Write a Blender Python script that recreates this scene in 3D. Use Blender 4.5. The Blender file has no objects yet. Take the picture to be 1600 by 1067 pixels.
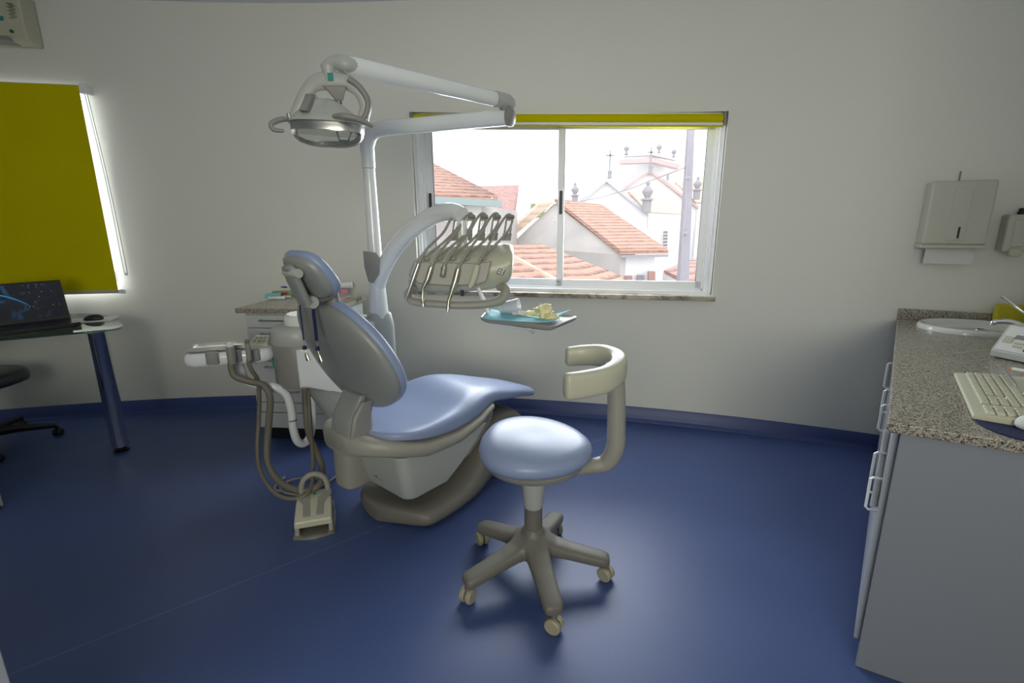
import bpy, math, random
from math import sin, cos, pi, radians, sqrt, atan2
from mathutils import Vector, Matrix, noise
random.seed(7)
SC = bpy.context.scene
COL = SC.collection
V = Vector

# ------------------------------------------------------------------ camera
F = 755.0; CX = 800.0; CY = 533.5; CH = 1.40
_dn = V((15.0, 3677 - 533.5, F)).normalized()
_fw = (V((0, 0, 1)) - _dn * _dn.z).normalized()
_rt = _dn.cross(_fw)
ROWS = (_rt, _fw, -_dn)
cam_d = bpy.data.cameras.new('camera'); cam_d.sensor_width = 36; cam_d.lens = F / 1600 * 36
cam_d.clip_start = 0.02; cam_d.clip_end = 500
cam = bpy.data.objects.new('camera', cam_d); COL.objects.link(cam)
cam.matrix_world = Matrix(((_rt.x, -_rt.y, -_rt.z, 0), (_fw.x, -_fw.y, -_fw.z, 0), (-_dn.x, _dn.y, _dn.z, CH), (0, 0, 0, 1)))
SC.camera = cam

# ------------------------------------------------------------------ world, exposure
w = bpy.data.worlds.new('sky'); SC.world = w; w.use_nodes = True
wn = w.node_tree.nodes; wl = w.node_tree.links
bg = wn['Background']; bg.inputs[0].default_value = (0.93, 0.965, 1.0, 1); bg.inputs[1].default_value = 2.3
SC.view_settings.view_transform = 'Standard'; SC.view_settings.look = 'None'
SC.view_settings.exposure = 0.0; SC.view_settings.gamma = 1.0; SC.view_settings.use_curve_mapping = False

def area(name, loc, target, sx, sy, power, col):
    d = bpy.data.lights.new(name, 'AREA'); d.shape = 'RECTANGLE'; d.size = sx; d.size_y = sy
    d.energy = power; d.color = col
    o = bpy.data.objects.new(name, d); COL.objects.link(o); o.location = loc
    o.rotation_euler = (V(target) - V(loc)).to_track_quat('-Z', 'Y').to_euler(); return o
area('ceiling_fill_light', (-0.5, 0.2, 2.70), (-0.5, 0.2, 0), 1.2, 0.6, 4, (1.0, 0.93, 0.72))  # weak warm overhead fill, added to brighten the interior; no fixture there
rl = area('rear_fill_light', (-0.2, -2.38, 1.6), (-0.1, 3, 1.15), 1.9, 1.2, 16.5, (1.0, 0.955, 0.76)); rl.data.spread = radians(95)  # main fill added behind the camera to light the room; source is unseen
area('window_daylight', (0.36, 3.54, 1.55), (0.10, 0.5, 0.6), 1.7, 1.0, 46, (0.88, 0.94, 1.0))
area('left_window_daylight', (-3.46, 3.44, 1.62), (-3.3, 0, 1.62), 1.2, 1.3, 30, (0.90, 0.93, 1.0))

# ------------------------------------------------------------------ geometry helpers
def ray(u, v):
    c = V(((u - CX) / F, (v - CY) / F, 1.0)); return V((ROWS[0].dot(c), ROWS[1].dot(c), ROWS[2].dot(c)))
RR = (_rt, _fw)
def ray(u, v):
    c = V(((u - CX) / F, (v - CY) / F, 1.0))
    return V((_rt.dot(c), _fw.dot(c), (-_dn).dot(c)))
E0 = V((0, 0, CH))
def at(u, v, Y):
    r = ray(u, v); return E0 + r * (Y / r.y)
def atz(u, v, z=0.0):
    r = ray(u, v); return E0 + r * ((z - CH) / r.z)
WC = V((-1.7048, -5.8315)); WR = 9.5
WC = V((-1.6873, -5.5655)); WR = 9.19
def fitwall():
    P = [(-3.78, 3.33), (-3.21, 3.457), (-2.085, 3.647), (.193, 3.466), (.937, 3.313), (1.394, 3.221), (1.755, 3.034), (2.144, 2.902), (2.384, 2.816)]
    # least-squares circle
    A = [[0] * 3 for _ in range(3)]; B = [0] * 3
    for x, y in P:
        r = (2 * x, 2 * y, 1); b = x * x + y * y
        for i in range(3):
            B[i] += r[i] * b
            for j in range(3): A[i][j] += r[i] * r[j]
    s = Matrix(A).inverted() @ V(B)
    return V((s[0], s[1])), sqrt(s[2] + s[0] ** 2 + s[1] ** 2)
WC, WR = fitwall()
def onwall(u, v, inset=0.0):
    r = ray(u, v); d = V((r.x, r.y)); R = WR - inset
    a = d.dot(d); b = -2 * d.dot(WC); c = WC.dot(WC) - R * R
    q = (-b + sqrt(b * b - 4 * a * c)) / (2 * a); return E0 + r * q
def wally(x, inset=0.0):
    return WC.y + sqrt((WR - inset) ** 2 - (x - WC.x) ** 2)
def wframe(x):
    """origin on the wall at x, e = along wall to the right, n = into the room"""
    p = V((x, wally(x), 0)); n = V((WC.x - p.x, WC.y - p.y, 0)).normalized()
    return p, V((-n.y, n.x, 0)), n

ROOT = {}
class MB:
    def __init__(s, xf=None): s.v = []; s.f = []; s.xf = xf
    def add(s, vs, fs):
        n = len(s.v)
        for p in vs: s.v.append(V(s.xf(*p)) if s.xf else V(p))
        for f in fs: s.f.append([i + n for i in f])
        return s
    def orient(s, o, ax, ay, az):
        o, ax, ay, az = V(o), V(ax), V(ay), V(az)
        p = [o, o + ax, o + ax + ay, o + ay]; p += [q + az for q in p]
        return s.add(p, [(0, 3, 2, 1), (4, 5, 6, 7), (0, 1, 5, 4), (1, 2, 6, 5), (2, 3, 7, 6), (3, 0, 4, 7)])
    def box(s, c, sz, rz=0, axes=None):
        c = V(c)
        if axes: ax, ay, az = [V(a) for a in axes]
        else: ax, ay, az = V((cos(rz), sin(rz), 0)), V((-sin(rz), cos(rz), 0)), V((0, 0, 1))
        ax, ay, az = ax * sz[0], ay * sz[1], az * sz[2]
        return s.orient(c - ax / 2 - ay / 2 - az / 2, ax, ay, az)
    def loft(s, rings, cap=True, close=False):
        n = len(rings[0]); vs = [p for r in rings for p in r]; fs = []
        m = len(rings)
        for i in range(m if close else m - 1):
            a = i * n; b = ((i + 1) % m) * n
            for j in range(n):
                k = (j + 1) % n; fs.append((a + j, a + k, b + k, b + j))
        if cap and not close:
            fs.append(tuple(range(n))[::-1]); fs.append(tuple(range((m - 1) * n, m * n)))
        return s.add(vs, fs)
    def tube(s, path, r, n=12, closed=False, flat=1.0, up=None):
        P = [V(p) for p in path]; m = len(P)
        rs = r if isinstance(r, (list, tuple)) else [r] * m
        if len(rs) != m:
            q = rs; rs = []
            for i in range(m):
                t = i / (m - 1) * (len(q) - 1); k = min(int(t), len(q) - 2); rs.append(q[k] + (q[k + 1] - q[k]) * (t - k))
        rings = []; N = None
        for i in range(m):
            if closed: T = (P[(i + 1) % m] - P[i - 1]).normalized()
            else: T = (P[min(i + 1, m - 1)] - P[max(i - 1, 0)]).normalized()
            if N is None:
                N = V(up) if up else (V((0, 0, 1)) if abs(T.z) < 0.9 else V((1, 0, 0)))
            N = (N - T * N.dot(T)).normalized(); B = T.cross(N)
            rings.append([P[i] + (N * cos(a) * rs[i] + B * sin(a) * rs[i] * flat) for a in [2 * pi * k / n for k in range(n)]])
        return s.loft(rings, close=closed)
    def lathe(s, c, prof, n=32, axis=(0, 0, 1), sq=1.0):
        c = V(c); Z = V(axis).normalized(); X = Z.orthogonal().normalized()
        if abs(Z.z) > 0.999: X = V((1, 0, 0))
        Y = Z.cross(X)
        return s.loft([[c + Z * h + X * cos(a) * r + Y * sin(a) * r * sq for a in [2 * pi * k / n for k in range(n)]] for r, h in prof])
    def pad(s, out, prof, fn):
        """out: 2D outline; prof: list of (inset, height); fn(x,y,h)->3D"""
        cx = sum(p[0] for p in out) / len(out); cy = sum(p[1] for p in out) / len(out)
        rings = []
        for ins, h in prof:
            R = []
            for x, y in out:
                d = sqrt((x - cx) ** 2 + (y - cy) ** 2); k = max(0.02, 1 - ins / d)
                R.append(fn(cx + (x - cx) * k, cy + (y - cy) * k, h))
            rings.append(R)
        return s.loft(rings)
    def prism(s, pts, vec):
        n = len(pts); P = [V(p) for p in pts]; vec = V(vec)
        return s.add(P + [p + vec for p in P], [tuple(range(n))[::-1], tuple(range(n, 2 * n))] + [(i, (i + 1) % n, n + (i + 1) % n, n + i) for i in range(n)])
    def build(s, name, mat, parent=None, loc=None, bev=0, seg=2, sub=0, ang=40, **kw):
        if parent is not None: L = ROOT[parent.as_pointer()]
        else:
            L = V(loc) if loc is not None else V((sum(p.x for p in s.v) / len(s.v), sum(p.y for p in s.v) / len(s.v), min(p.z for p in s.v)))
        me = bpy.data.meshes.new(name); me.from_pydata([p - L for p in s.v], [], s.f)
        import bmesh
        b = bmesh.new(); b.from_mesh(me); bmesh.ops.remove_doubles(b, verts=b.verts, dist=1e-5)
        bmesh.ops.recalc_face_normals(b, faces=b.faces); b.to_mesh(me); b.free()
        me.materials.append(mat)
        for p in me.polygons: p.use_smooth = True
        me.set_sharp_from_angle(angle=radians(ang))
        o = bpy.data.objects.new(name, me); COL.objects.link(o)
        if parent is not None: o.parent = parent
        else: o.location = L
        ROOT[o.as_pointer()] = L
        if bev:
            m = o.modifiers.new('bevel', 'BEVEL'); m.width = bev; m.segments = seg; m.limit_method = 'ANGLE'; m.angle_limit = radians(35); m.harden_normals = True
        if sub:
            m = o.modifiers.new('sub', 'SUBSURF'); m.levels = sub; m.render_levels = sub
        tag(o, **kw); return o
def tag(o, label=None, cat=None, group=None, kind=None):
    if label: o['label'] = label
    if cat: o['category'] = cat
    if group: o['group'] = group
    if kind: o['kind'] = kind
def empty(name, loc, label, cat, group=None):
    o = bpy.data.objects.new(name, None); COL.objects.link(o); o.location = loc; o.empty_display_size = .1
    ROOT[o.as_pointer()] = V(loc); tag(o, label, cat, group); return o
def cr(P, n=6, closed=False):
    P = [V(p) for p in P]; out = []; m = len(P)
    for i in range(m if closed else m - 1):
        if closed: a, b, c, d = P[i - 1], P[i], P[(i + 1) % m], P[(i + 2) % m]
        else: a, b, c, d = P[max(i - 1, 0)], P[i], P[i + 1], P[min(i + 2, m - 1)]
        for k in range(n):
            t = k / n
            out.append(0.5 * ((2 * b) + (c - a) * t + (2 * a - 5 * b + 4 * c - d) * t * t + (3 * b - a - 3 * c + d) * t ** 3))
    if not closed: out.append(P[-1])
    return out
def se(a, b, n=2.5, N=40, c=(0, 0)):
    o = []
    for k in range(N):
        t = 2 * pi * k / N; ct, st = cos(t), sin(t)
        o.append((c[0] + a * math.copysign(abs(ct) ** (2 / n), ct), c[1] + b * math.copysign(abs(st) ** (2 / n), st)))
    return o
def rprof(h0, h1, r, top=0.0):
    """rounded edge profile from h0 to h1"""
    o = []
    for k in range(5): t = pi / 2 * k / 4; o.append((r * (1 - sin(t)), h0 + r * (1 - cos(t))))
    for k in range(5): t = pi / 2 * k / 4; o.append((r * (1 - cos(t)), h1 - r + r * sin(t)))
    if top: o.append((r * 3, h1 + top * .6)); o.append((r * 8, h1 + top))
    return o

# ------------------------------------------------------------------ materials
def mat(name, col, rough=.5, metal=0, spec=.5, var=0, vs=20, bump=0, bs=200, trans=0, coat=0):
    m = bpy.data.materials.new(name); m.use_nodes = True; nt = m.node_tree; N = nt.nodes; L = nt.links
    b = N['Principled BSDF']
    b.inputs['Base Color'].default_value = (*col, 1); b.inputs['Roughness'].default_value = rough; b.inputs['Metallic'].default_value = metal
    b.inputs['Specular IOR Level'].default_value = spec; b.inputs['Coat Weight'].default_value = coat
    tc = N.new('ShaderNodeTexCoord')
    if var:
        t = N.new('ShaderNodeTexNoise'); t.inputs['Scale'].default_value = vs; t.inputs['Detail'].default_value = 4
        L.new(tc.outputs['Object'], t.inputs['Vector'])
        r = N.new('ShaderNodeMapRange'); r.inputs['To Min'].default_value = 1 - var; r.inputs['To Max'].default_value = 1 + var
        L.new(t.outputs['Fac'], r.inputs['Value'])
        mx = N.new('ShaderNodeVectorMath'); mx.operation = 'SCALE'; mx.inputs[0].default_value = col
        L.new(r.outputs[0], mx.inputs['Scale']); L.new(mx.outputs[0], b.inputs['Base Color'])
    if bump:
        t = N.new('ShaderNodeTexNoise'); t.inputs['Scale'].default_value = bs; L.new(tc.outputs['Object'], t.inputs['Vector'])
        bp = N.new('ShaderNodeBump'); bp.inputs['Strength'].default_value = bump; bp.inputs['Distance'].default_value = .002
        L.new(t.outputs['Fac'], bp.inputs['Height']); L.new(bp.outputs[0], b.inputs['Normal'])
    return m
M = {}
M['wall'] = mat('wall_paint', (.735, .73, .655), .6, var=.015, vs=3, bump=.08, bs=250)
M['ceil'] = mat('ceiling_paint', (.72, .75, .80), .8, var=.01)
M['base'] = mat('skirting_vinyl', (.035, .06, .20), .42, var=.05)
M['vinyl'] = mat('blue_upholstery', (.245, .305, .465), .34, var=.03, vs=6, bump=.12, bs=500)
M['grey'] = mat('light_grey_plastic', (.41, .425, .395), .38, var=.02, bump=.1, bs=600)
M['shell'] = mat('backrest_shell_plastic', (.245, .262, .25), .35, var=.02, vs=8, bump=.08, bs=700)
M['beige'] = mat('warm_grey_plastic', (.31, .30, .255), .42, var=.03, bump=.1, bs=600)
M['wheel'] = mat('castor_plastic', (.36, .33, .23), .45, var=.04)
M['dark'] = mat('dark_taupe_plastic', (.155, .147, .125), .45, var=.04, bump=.1, bs=500)
M['mid'] = mat('mid_grey_plastic', (.24, .235, .22), .45, var=.03)
M['white'] = mat('white_enamel', (.74, .76, .76), .2, var=.01, coat=.3)
M['cream'] = mat('cream_plastic', (.50, .49, .375), .35, var=.02)
M['hose'] = mat('taupe_rubber_hose', (.165, .15, .115), .5, var=.04)
M['chrome'] = mat('chrome', (.82, .83, .85), .06, 1)
M['steel'] = mat('brushed_steel', (.55, .55, .53), .28, 1, var=.05, vs=60)
M['gold'] = mat('handpiece_metal', (.55, .52, .40), .25, 1)
M['alu'] = mat('window_aluminium', (.78, .79, .80), .4, .15, var=.03)
M['winwhite'] = mat('reveal_white', (.80, .81, .82), .5, var=.01)
M['black'] = mat('black_plastic', (.012, .012, .013), .4, var=.1)
M['leather'] = mat('black_leatherette', (.02, .02, .024), .38, var=.1, bump=.3, bs=300)
M['porc'] = mat('porcelain', (.74, .75, .72), .1, coat=.5, var=.01)
M['cab'] = mat('cabinet_laminate', (.34, .36, .395), .45, var=.015, vs=4)
M['panel'] = mat('end_panel_laminate', (.235, .25, .28), .5, var=.02, vs=4)
M['drawer'] = mat('drawer_laminate', (.52, .54, .52), .4, var=.015, vs=4)
M['disp'] = mat('dispenser_plastic', (.50, .50, .42), .4, var=.02, vs=9)
M['paper'] = mat('paper', (.70, .71, .68), .8, var=.02)
M['key'] = mat('aged_keyboard_plastic', (.52, .51, .38), .5, var=.03)
M['teal'] = mat('teal_mark', (.01, .25, .22), .4, var=.05)
M['green'] = mat('green_mark', (.01, .16, .05), .4, var=.05)
M['red'] = mat('red_plastic', (.45, .01, .02), .4, var=.05)
M['orange'] = mat('orange_plastic', (.75, .17, .02), .4, var=.05)
M['yellow'] = mat('yellow_sponge', (.50, .43, .015), .8, var=.12, vs=60, bump=.5, bs=300)
M['navy'] = mat('navy_cord', (.008, .014, .07), .7, var=.1)
M['bib'] = mat('blue_paper_bib', (.22, .55, .62), .8, var=.06, vs=40)
M['glove'] = mat('yellow_latex', (.80, .74, .42), .5, var=.1, vs=30)
M['screenframe'] = mat('laptop_shell', (.015, .015, .017), .3, var=.1)
M['purple'] = mat('purple_plastic', (.12, .04, .3), .4, var=.05)
M['pink'] = mat('pink_plastic', (.65, .2, .3), .4, var=.05)
M['blueplast'] = mat('blue_plastic', (.02, .08, .5), .35, var=.05)
M['sticker'] = mat('printed_label', (.45, .5, .6), .5, var=.3, vs=50)
M['rail'] = mat('blind_rail', (.42, .42, .34), .4, var=.02)
M['pedmetal'] = mat('pedal_plate', (.42, .41, .36), .3, .8, var=.05)
M['tower'] = mat('beige_panel', (.45, .44, .36), .5, var=.03)
# outside
M['render_white'] = mat('white_render', (.82, .81, .81), .9, var=.03, vs=.6)
M['coping'] = mat('painted_coping', (.60, .58, .60), .9, var=.05)
M['stone'] = mat('church_stone', (.37, .355, .375), .9, var=.1, vs=3)
M['cornice'] = mat('pink_cornice', (.60, .47, .46), .9, var=.06, vs=2)
M['greyrender'] = mat('weathered_render', (.52, .49, .47), .9, var=.35, vs=.9)
M['concrete'] = mat('pole_concrete', (.36, .34, .38), .9, var=.15, vs=5)
M['greenfascia'] = mat('gutter_paint', (.30, .38, .38), .6, var=.05)
M['leaf'] = mat('distant_foliage', (.30, .38, .18), .9, var=.3, vs=2)
M['street'] = mat('street_asphalt', (.35, .34, .33), .9, var=.1, vs=1)
M['outglass'] = mat('outside_window_pane', (.25, .22, .25), .3, var=.1)
M['shutter'] = mat('rust_shutter', (.42, .25, .22), .7, var=.1)

def nodemat(name):
    m = bpy.data.materials.new(name); m.use_nodes = True
    return m, m.node_tree.nodes, m.node_tree.links, m.node_tree.nodes['Principled BSDF']
def tiles(name, c1, c2, rows):
    m, N, L, b = nodemat(name)
    tc = N.new('ShaderNodeTexCoord'); g = N.new('ShaderNodeNewGeometry')
    sp = N.new('ShaderNodeSeparateXYZ'); L.new(g.outputs['Position'], sp.inputs[0])
    mz = N.new('ShaderNodeMath'); mz.operation = 'MULTIPLY'; mz.inputs[1].default_value = rows; L.new(sp.outputs['Z'], mz.inputs[0])
    fr = N.new('ShaderNodeMath'); fr.operation = 'FRACT'; L.new(mz.outputs[0], fr.inputs[0])
    nz = N.new('ShaderNodeTexNoise'); nz.inputs['Scale'].default_value = 6; nz.inputs['Detail'].default_value = 6; L.new(g.outputs['Position'], nz.inputs[0])
    ad = N.new('ShaderNodeMath'); ad.operation = 'MULTIPLY'; L.new(fr.outputs[0], ad.inputs[0]); ad.inputs[1].default_value = .8
    s = N.new('ShaderNodeMath'); s.operation = 'ADD'; L.new(ad.outputs[0], s.inputs[0]); L.new(nz.outputs['Fac'], s.inputs[1])
    r = N.new('ShaderNodeValToRGB'); r.color_ramp.elements[0].position = .45; r.color_ramp.elements[1].position = .95
    r.color_ramp.elements[0].color = (*c2, 1); r.color_ramp.elements[1].color = (*c1, 1)
    L.new(s.outputs[0], r.inputs[0]); L.new(r.outputs[0], b.inputs['Base Color']); b.inputs['Roughness'].default_value = .9
    return m
M['tile'] = tiles('roof_tiles', (.55, .33, .26), (.20, .11, .09), 11.0)
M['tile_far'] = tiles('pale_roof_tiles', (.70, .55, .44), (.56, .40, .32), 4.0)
M['tile_red'] = tiles('weathered_roof_tiles', (.52, .33, .30), (.24, .14, .13), 14.0)

def granite(name):
    m, N, L, b = nodemat(name); g = N.new('ShaderNodeNewGeometry')
    v = N.new('ShaderNodeTexVoronoi'); v.inputs['Scale'].default_value = 330; L.new(g.outputs['Position'], v.inputs['Vector'])
    n = N.new('ShaderNodeTexNoise'); n.inputs['Scale'].default_value = 130; n.inputs['Detail'].default_value = 5; L.new(g.outputs['Position'], n.inputs[0])
    bw = N.new('ShaderNodeRGBToBW'); L.new(v.outputs['Color'], bw.inputs[0])
    a = N.new('ShaderNodeMath'); a.operation = 'ADD'; L.new(bw.outputs[0], a.inputs[0]); L.new(n.outputs['Fac'], a.inputs[1])
    r = N.new('ShaderNodeValToRGB'); e = r.color_ramp.elements
    e[0].position = .60; e[0].color = (.02, .018, .016, 1); e[1].position = .72; e[1].color = (.10, .09, .07, 1)
    for p, c in ((.95, (.20, .18, .145)), (1.15 / 1.0 if False else .999, (.42, .385, .31))):
        x = e.new(p); x.color = (*c, 1)
    L.new(a.outputs[0], r.inputs[0]); L.new(r.outputs[0], b.inputs['Base Color']); b.inputs['Roughness'].default_value = .22
    return m
M['granite'] = granite('speckled_granite')
def marble():
    m, N, L, b = nodemat('sill_marble'); g = N.new('ShaderNodeNewGeometry')
    n = N.new('ShaderNodeTexNoise'); n.inputs['Scale'].default_value = 9; n.inputs['Detail'].default_value = 8; n.inputs['Distortion'].default_value = 1.2; L.new(g.outputs['Position'], n.inputs[0])
    r = N.new('ShaderNodeValToRGB'); e = r.color_ramp.elements
    e[0].position = .38; e[0].color = (.16, .13, .09, 1); e[1].position = .62; e[1].color = (.52, .46, .36, 1)
    L.new(n.outputs['Fac'], r.inputs[0]); L.new(r.outputs[0], b.inputs['Base Color']); b.inputs['Roughness'].default_value = .3
    return m
M['marble'] = marble()
def floor_mat():
    m, N, L, b = nodemat('blue_vinyl_floor'); g = N.new('ShaderNodeNewGeometry')
    n = N.new('ShaderNodeTexNoise'); n.inputs['Scale'].default_value = 1.6; n.inputs['Detail'].default_value = 8; L.new(g.outputs['Position'], n.inputs[0])
    n2 = N.new('ShaderNodeTexNoise'); n2.inputs['Scale'].default_value = 120; n2.inputs['Detail'].default_value = 3; L.new(g.outputs['Position'], n2.inputs[0])
    a = N.new('ShaderNodeMix'); a.data_type = 'FLOAT'; a.inputs[0].default_value = .35; L.new(n.outputs['Fac'], a.inputs[2]); L.new(n2.outputs['Fac'], a.inputs[3])
    r = N.new('ShaderNodeValToRGB'); e = r.color_ramp.elements
    e[0].position = .3; e[0].color = (.042, .070, .190, 1); e[1].position = .7; e[1].color = (.062, .098, .250, 1)
    L.new(a.outputs[0], r.inputs[0])
    # faint weld seams of the vinyl sheets
    mp = N.new('ShaderNodeMapping'); mp.inputs['Rotation'].default_value = (0, 0, radians(-38)); L.new(g.outputs['Position'], mp.inputs[0])
    sx = N.new('ShaderNodeSeparateXYZ'); L.new(mp.outputs[0], sx.inputs[0])
    q = N.new('ShaderNodeMath'); q.operation = 'PINGPONG'; q.inputs[1].default_value = 1.0; L.new(sx.outputs['Y'], q.inputs[0])
    lt = N.new('ShaderNodeMath'); lt.operation = 'LESS_THAN'; lt.inputs[1].default_value = .004; L.new(q.outputs[0], lt.inputs[0])
    mm = N.new('ShaderNodeMath'); mm.operation = 'MULTIPLY'; mm.inputs[1].default_value = .35; L.new(lt.outputs[0], mm.inputs[0])
    mx = N.new('ShaderNodeMix'); mx.data_type = 'RGBA'; L.new(mm.outputs[0], mx.inputs[0]); L.new(r.outputs[0], mx.inputs[6]); mx.inputs[7].default_value = (.16, .2, .36, 1)
    L.new(mx.outputs[2], b.inputs['Base Color'])
    rr = N.new('ShaderNodeMapRange'); rr.inputs['To Min'].default_value = .36; rr.inputs['To Max'].default_value = .50
    L.new(n.outputs['Fac'], rr.inputs[0]); L.new(rr.outputs[0], b.inputs['Roughness'])
    bp = N.new('ShaderNodeBump'); bp.inputs['Strength'].default_value = .05; bp.inputs['Distance'].default_value = .002; L.new(n2.outputs['Fac'], bp.inputs['Height']); L.new(bp.outputs[0], b.inputs['Normal'])
    return m
M['floor'] = floor_mat()
def glassmat(name, tint=(1, 1, 1), gl=.08, rough=0.02):
    m = bpy.data.materials.new(name); m.use_nodes = True; N = m.node_tree.nodes; L = m.node_tree.links; N.clear()
    o = N.new('ShaderNodeOutputMaterial'); t = N.new('ShaderNodeBsdfTransparent'); t.inputs[0].default_value = (*tint, 1)
    g = N.new('ShaderNodeBsdfGlossy'); g.inputs['Roughness'].default_value = rough
    fr = N.new('ShaderNodeFresnel'); fr.inputs[0].default_value = 1.45
    mp = N.new('ShaderNodeMath'); mp.operation = 'MULTIPLY_ADD'; mp.inputs[1].default_value = .8; mp.inputs[2].default_value = gl - .04; L.new(fr.outputs[0], mp.inputs[0])
    mx = N.new('ShaderNodeMixShader'); L.new(mp.outputs[0], mx.inputs[0]); L.new(t.outputs[0], mx.inputs[1]); L.new(g.outputs[0], mx.inputs[2]); L.new(mx.outputs[0], o.inputs[0])
    return m
M['glass'] = glassmat('window_glass', (1, 1, 1), .015)
M['deskglass'] = glassmat('green_tinted_glass', (.62, .74, .66), .10)
M['clear'] = glassmat('clear_plastic', (.93, .94, .93), .07, .06)
M['cup'] = glassmat('frosted_cup_plastic', (.9, .9, .92), .30, .3)
_n = M['cup'].node_tree; _d = _n.nodes.new('ShaderNodeBsdfDiffuse'); _d.inputs[0].default_value = (.85, .87, .9, 1)
_m = _n.nodes.new('ShaderNodeMixShader'); _m.inputs[0].default_value = .5; _o = [x for x in _n.nodes if x.type == 'OUTPUT_MATERIAL'][0]
_n.links.new(_o.inputs[0].links[0].from_socket, _m.inputs[1]); _n.links.new(_d.outputs[0], _m.inputs[2]); _n.links.new(_m.outputs[0], _o.inputs[0])
def blindmat():
    m = bpy.data.materials.new('yellow_roller_fabric'); m.use_nodes = True; N = m.node_tree.nodes; L = m.node_tree.links; N.clear()
    o = N.new('ShaderNodeOutputMaterial'); d = N.new('ShaderNodeBsdfDiffuse'); t = N.new('ShaderNodeBsdfTranslucent')
    tc = N.new('ShaderNodeTexCoord'); n = N.new('ShaderNodeTexNoise'); n.inputs['Scale'].default_value = 3; L.new(tc.outputs['Object'], n.inputs[0])
    r = N.new('ShaderNodeValToRGB'); e = r.color_ramp.elements; e[0].color = (.56, .49, .003, 1); e[1].color = (.64, .56, .004, 1); L.new(n.outputs[0], r.inputs[0])
    L.new(r.outputs[0], d.inputs[0]); t.inputs[0].default_value = (.5, .48, .0, 1)
    mx = N.new('ShaderNodeMixShader'); mx.inputs[0].default_value = .06
    L.new(d.outputs[0], mx.inputs[1]); L.new(t.outputs[0], mx.inputs[2]); L.new(mx.outputs[0], o.inputs[0]); return m
M['blind'] = blindmat()
def screenmat():
    m, N, L, b = nodemat('laptop_screen_image'); tc = N.new('ShaderNodeTexCoord')
    n = N.new('ShaderNodeTexNoise'); n.inputs['Scale'].default_value = 9; n.inputs['Detail'].default_value = 5; n.inputs['Distortion'].default_value = 1.5; L.new(tc.outputs['Object'], n.inputs[0])
    r = N.new('ShaderNodeValToRGB'); e = r.color_ramp.elements; e[0].position = .55; e[0].color = (.004, .005, .010, 1); e[1].position = .8; e[1].color = (.02, .12, .28, 1)
    L.new(n.outputs[0], r.inputs[0]); b.inputs['Base Color'].default_value = (.01, .01, .012, 1); b.inputs['Roughness'].default_value = .15
    L.new(r.outputs[0], b.inputs['Emission Color']); b.inputs['Emission Strength'].default_value = .6; return m
M['screen'] = screenmat()

# ------------------------------------------------------------------ room shell
CEIL = 2.84
def arcx(x, off=0.0):   # off > 0 = behind the wall face
    return V((x, wally(x, -off) if off else wally(x), 0))
def normal_at(x):
    return V((x - WC.x, wally(x) - WC.y, 0)).normalized()
WX0, WX1 = -4.25, 3.02
W1 = (-0.70, 1.335, 0.935, 2.12)          # window hole x0,x1,z0,z1
W1zl, W1zr = 2.165, 2.075
B2 = (-4.15, -2.86, 0.945, 2.30)
xs = sorted(set([WX0 + (WX1 - WX0) * i / 56 for i in range(57)] + [W1[0], W1[1], B2[0], B2[1]]))
mb = MB(); TH = .22
def wpt(x, z, off):
    n = normal_at(x); p = V((x, wally(x), z)); return p + n * off
def hole(x0, x1):
    c = (x0 + x1) / 2
    if W1[0] < c < W1[1]:
        f = lambda x: W1zl + (W1zr - W1zl) * (x - W1[0]) / (W1[1] - W1[0])
        return W1[2], f(x0), f(x1)
    if B2[0] < c < B2[1]: return B2[2], B2[3], B2[3]
for x0, x1 in zip(xs[:-1], xs[1:]):
    h = hole(x0, x1)
    segs = [((0, 0), (CEIL, CEIL))] if not h else [((0, 0), (h[0], h[0])), ((h[1], h[2]), (CEIL, CEIL))]
    for (a0, a1), (b0, b1) in segs:
        p = [wpt(x0, a0, 0), wpt(x1, a1, 0), wpt(x1, b1, 0), wpt(x0, b0, 0), wpt(x0, a0, TH), wpt(x1, a1, TH), wpt(x1, b1, TH), wpt(x0, b0, TH)]
        fs = [(0, 1, 2, 3), (7, 6, 5, 4), (4, 5, 1, 0), (3, 2, 6, 7)]
        if h:
            pass
        mb.add(p, fs)
for W in (W1, B2):
    for x in W[:2]:
        zt = (W1zl if x == W1[0] else W1zr) if W is W1 else B2[3]
        mb.add([wpt(x, W[2], 0), wpt(x, W[2], TH), wpt(x, zt, TH), wpt(x, zt, 0)], [(0, 1, 2, 3)])
mb.build('wall_back', M['wall'], loc=(0, 0, 0), kind='structure', ang=30)
def flatwall(name, a, b, z0=0, z1=CEIL, t=.2, out=1):
    a = V((*a, z0)); b = V((*b, z0)); d = (b - a).normalized(); n = V((d.y, -d.x, 0)) * out * t
    return MB().orient(a, b - a, n, (0, 0, z1 - z0)).build(name, M['wall'], kind='structure')
LX = WX0
pL = (WX0, wally(WX0)); pR = (WX1, wally(WX1))
flatwall('wall_left', (WX0 - .02, wally(WX0) + .2), (WX0 - .02, -2.5), out=1)
flatwall('wall_right', (WX1 + .02, wally(WX1) + .15), (1.46, .55), out=-1)
flatwall('wall_side', (1.46, .55), (2.3, -2.5), out=-1)
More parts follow.
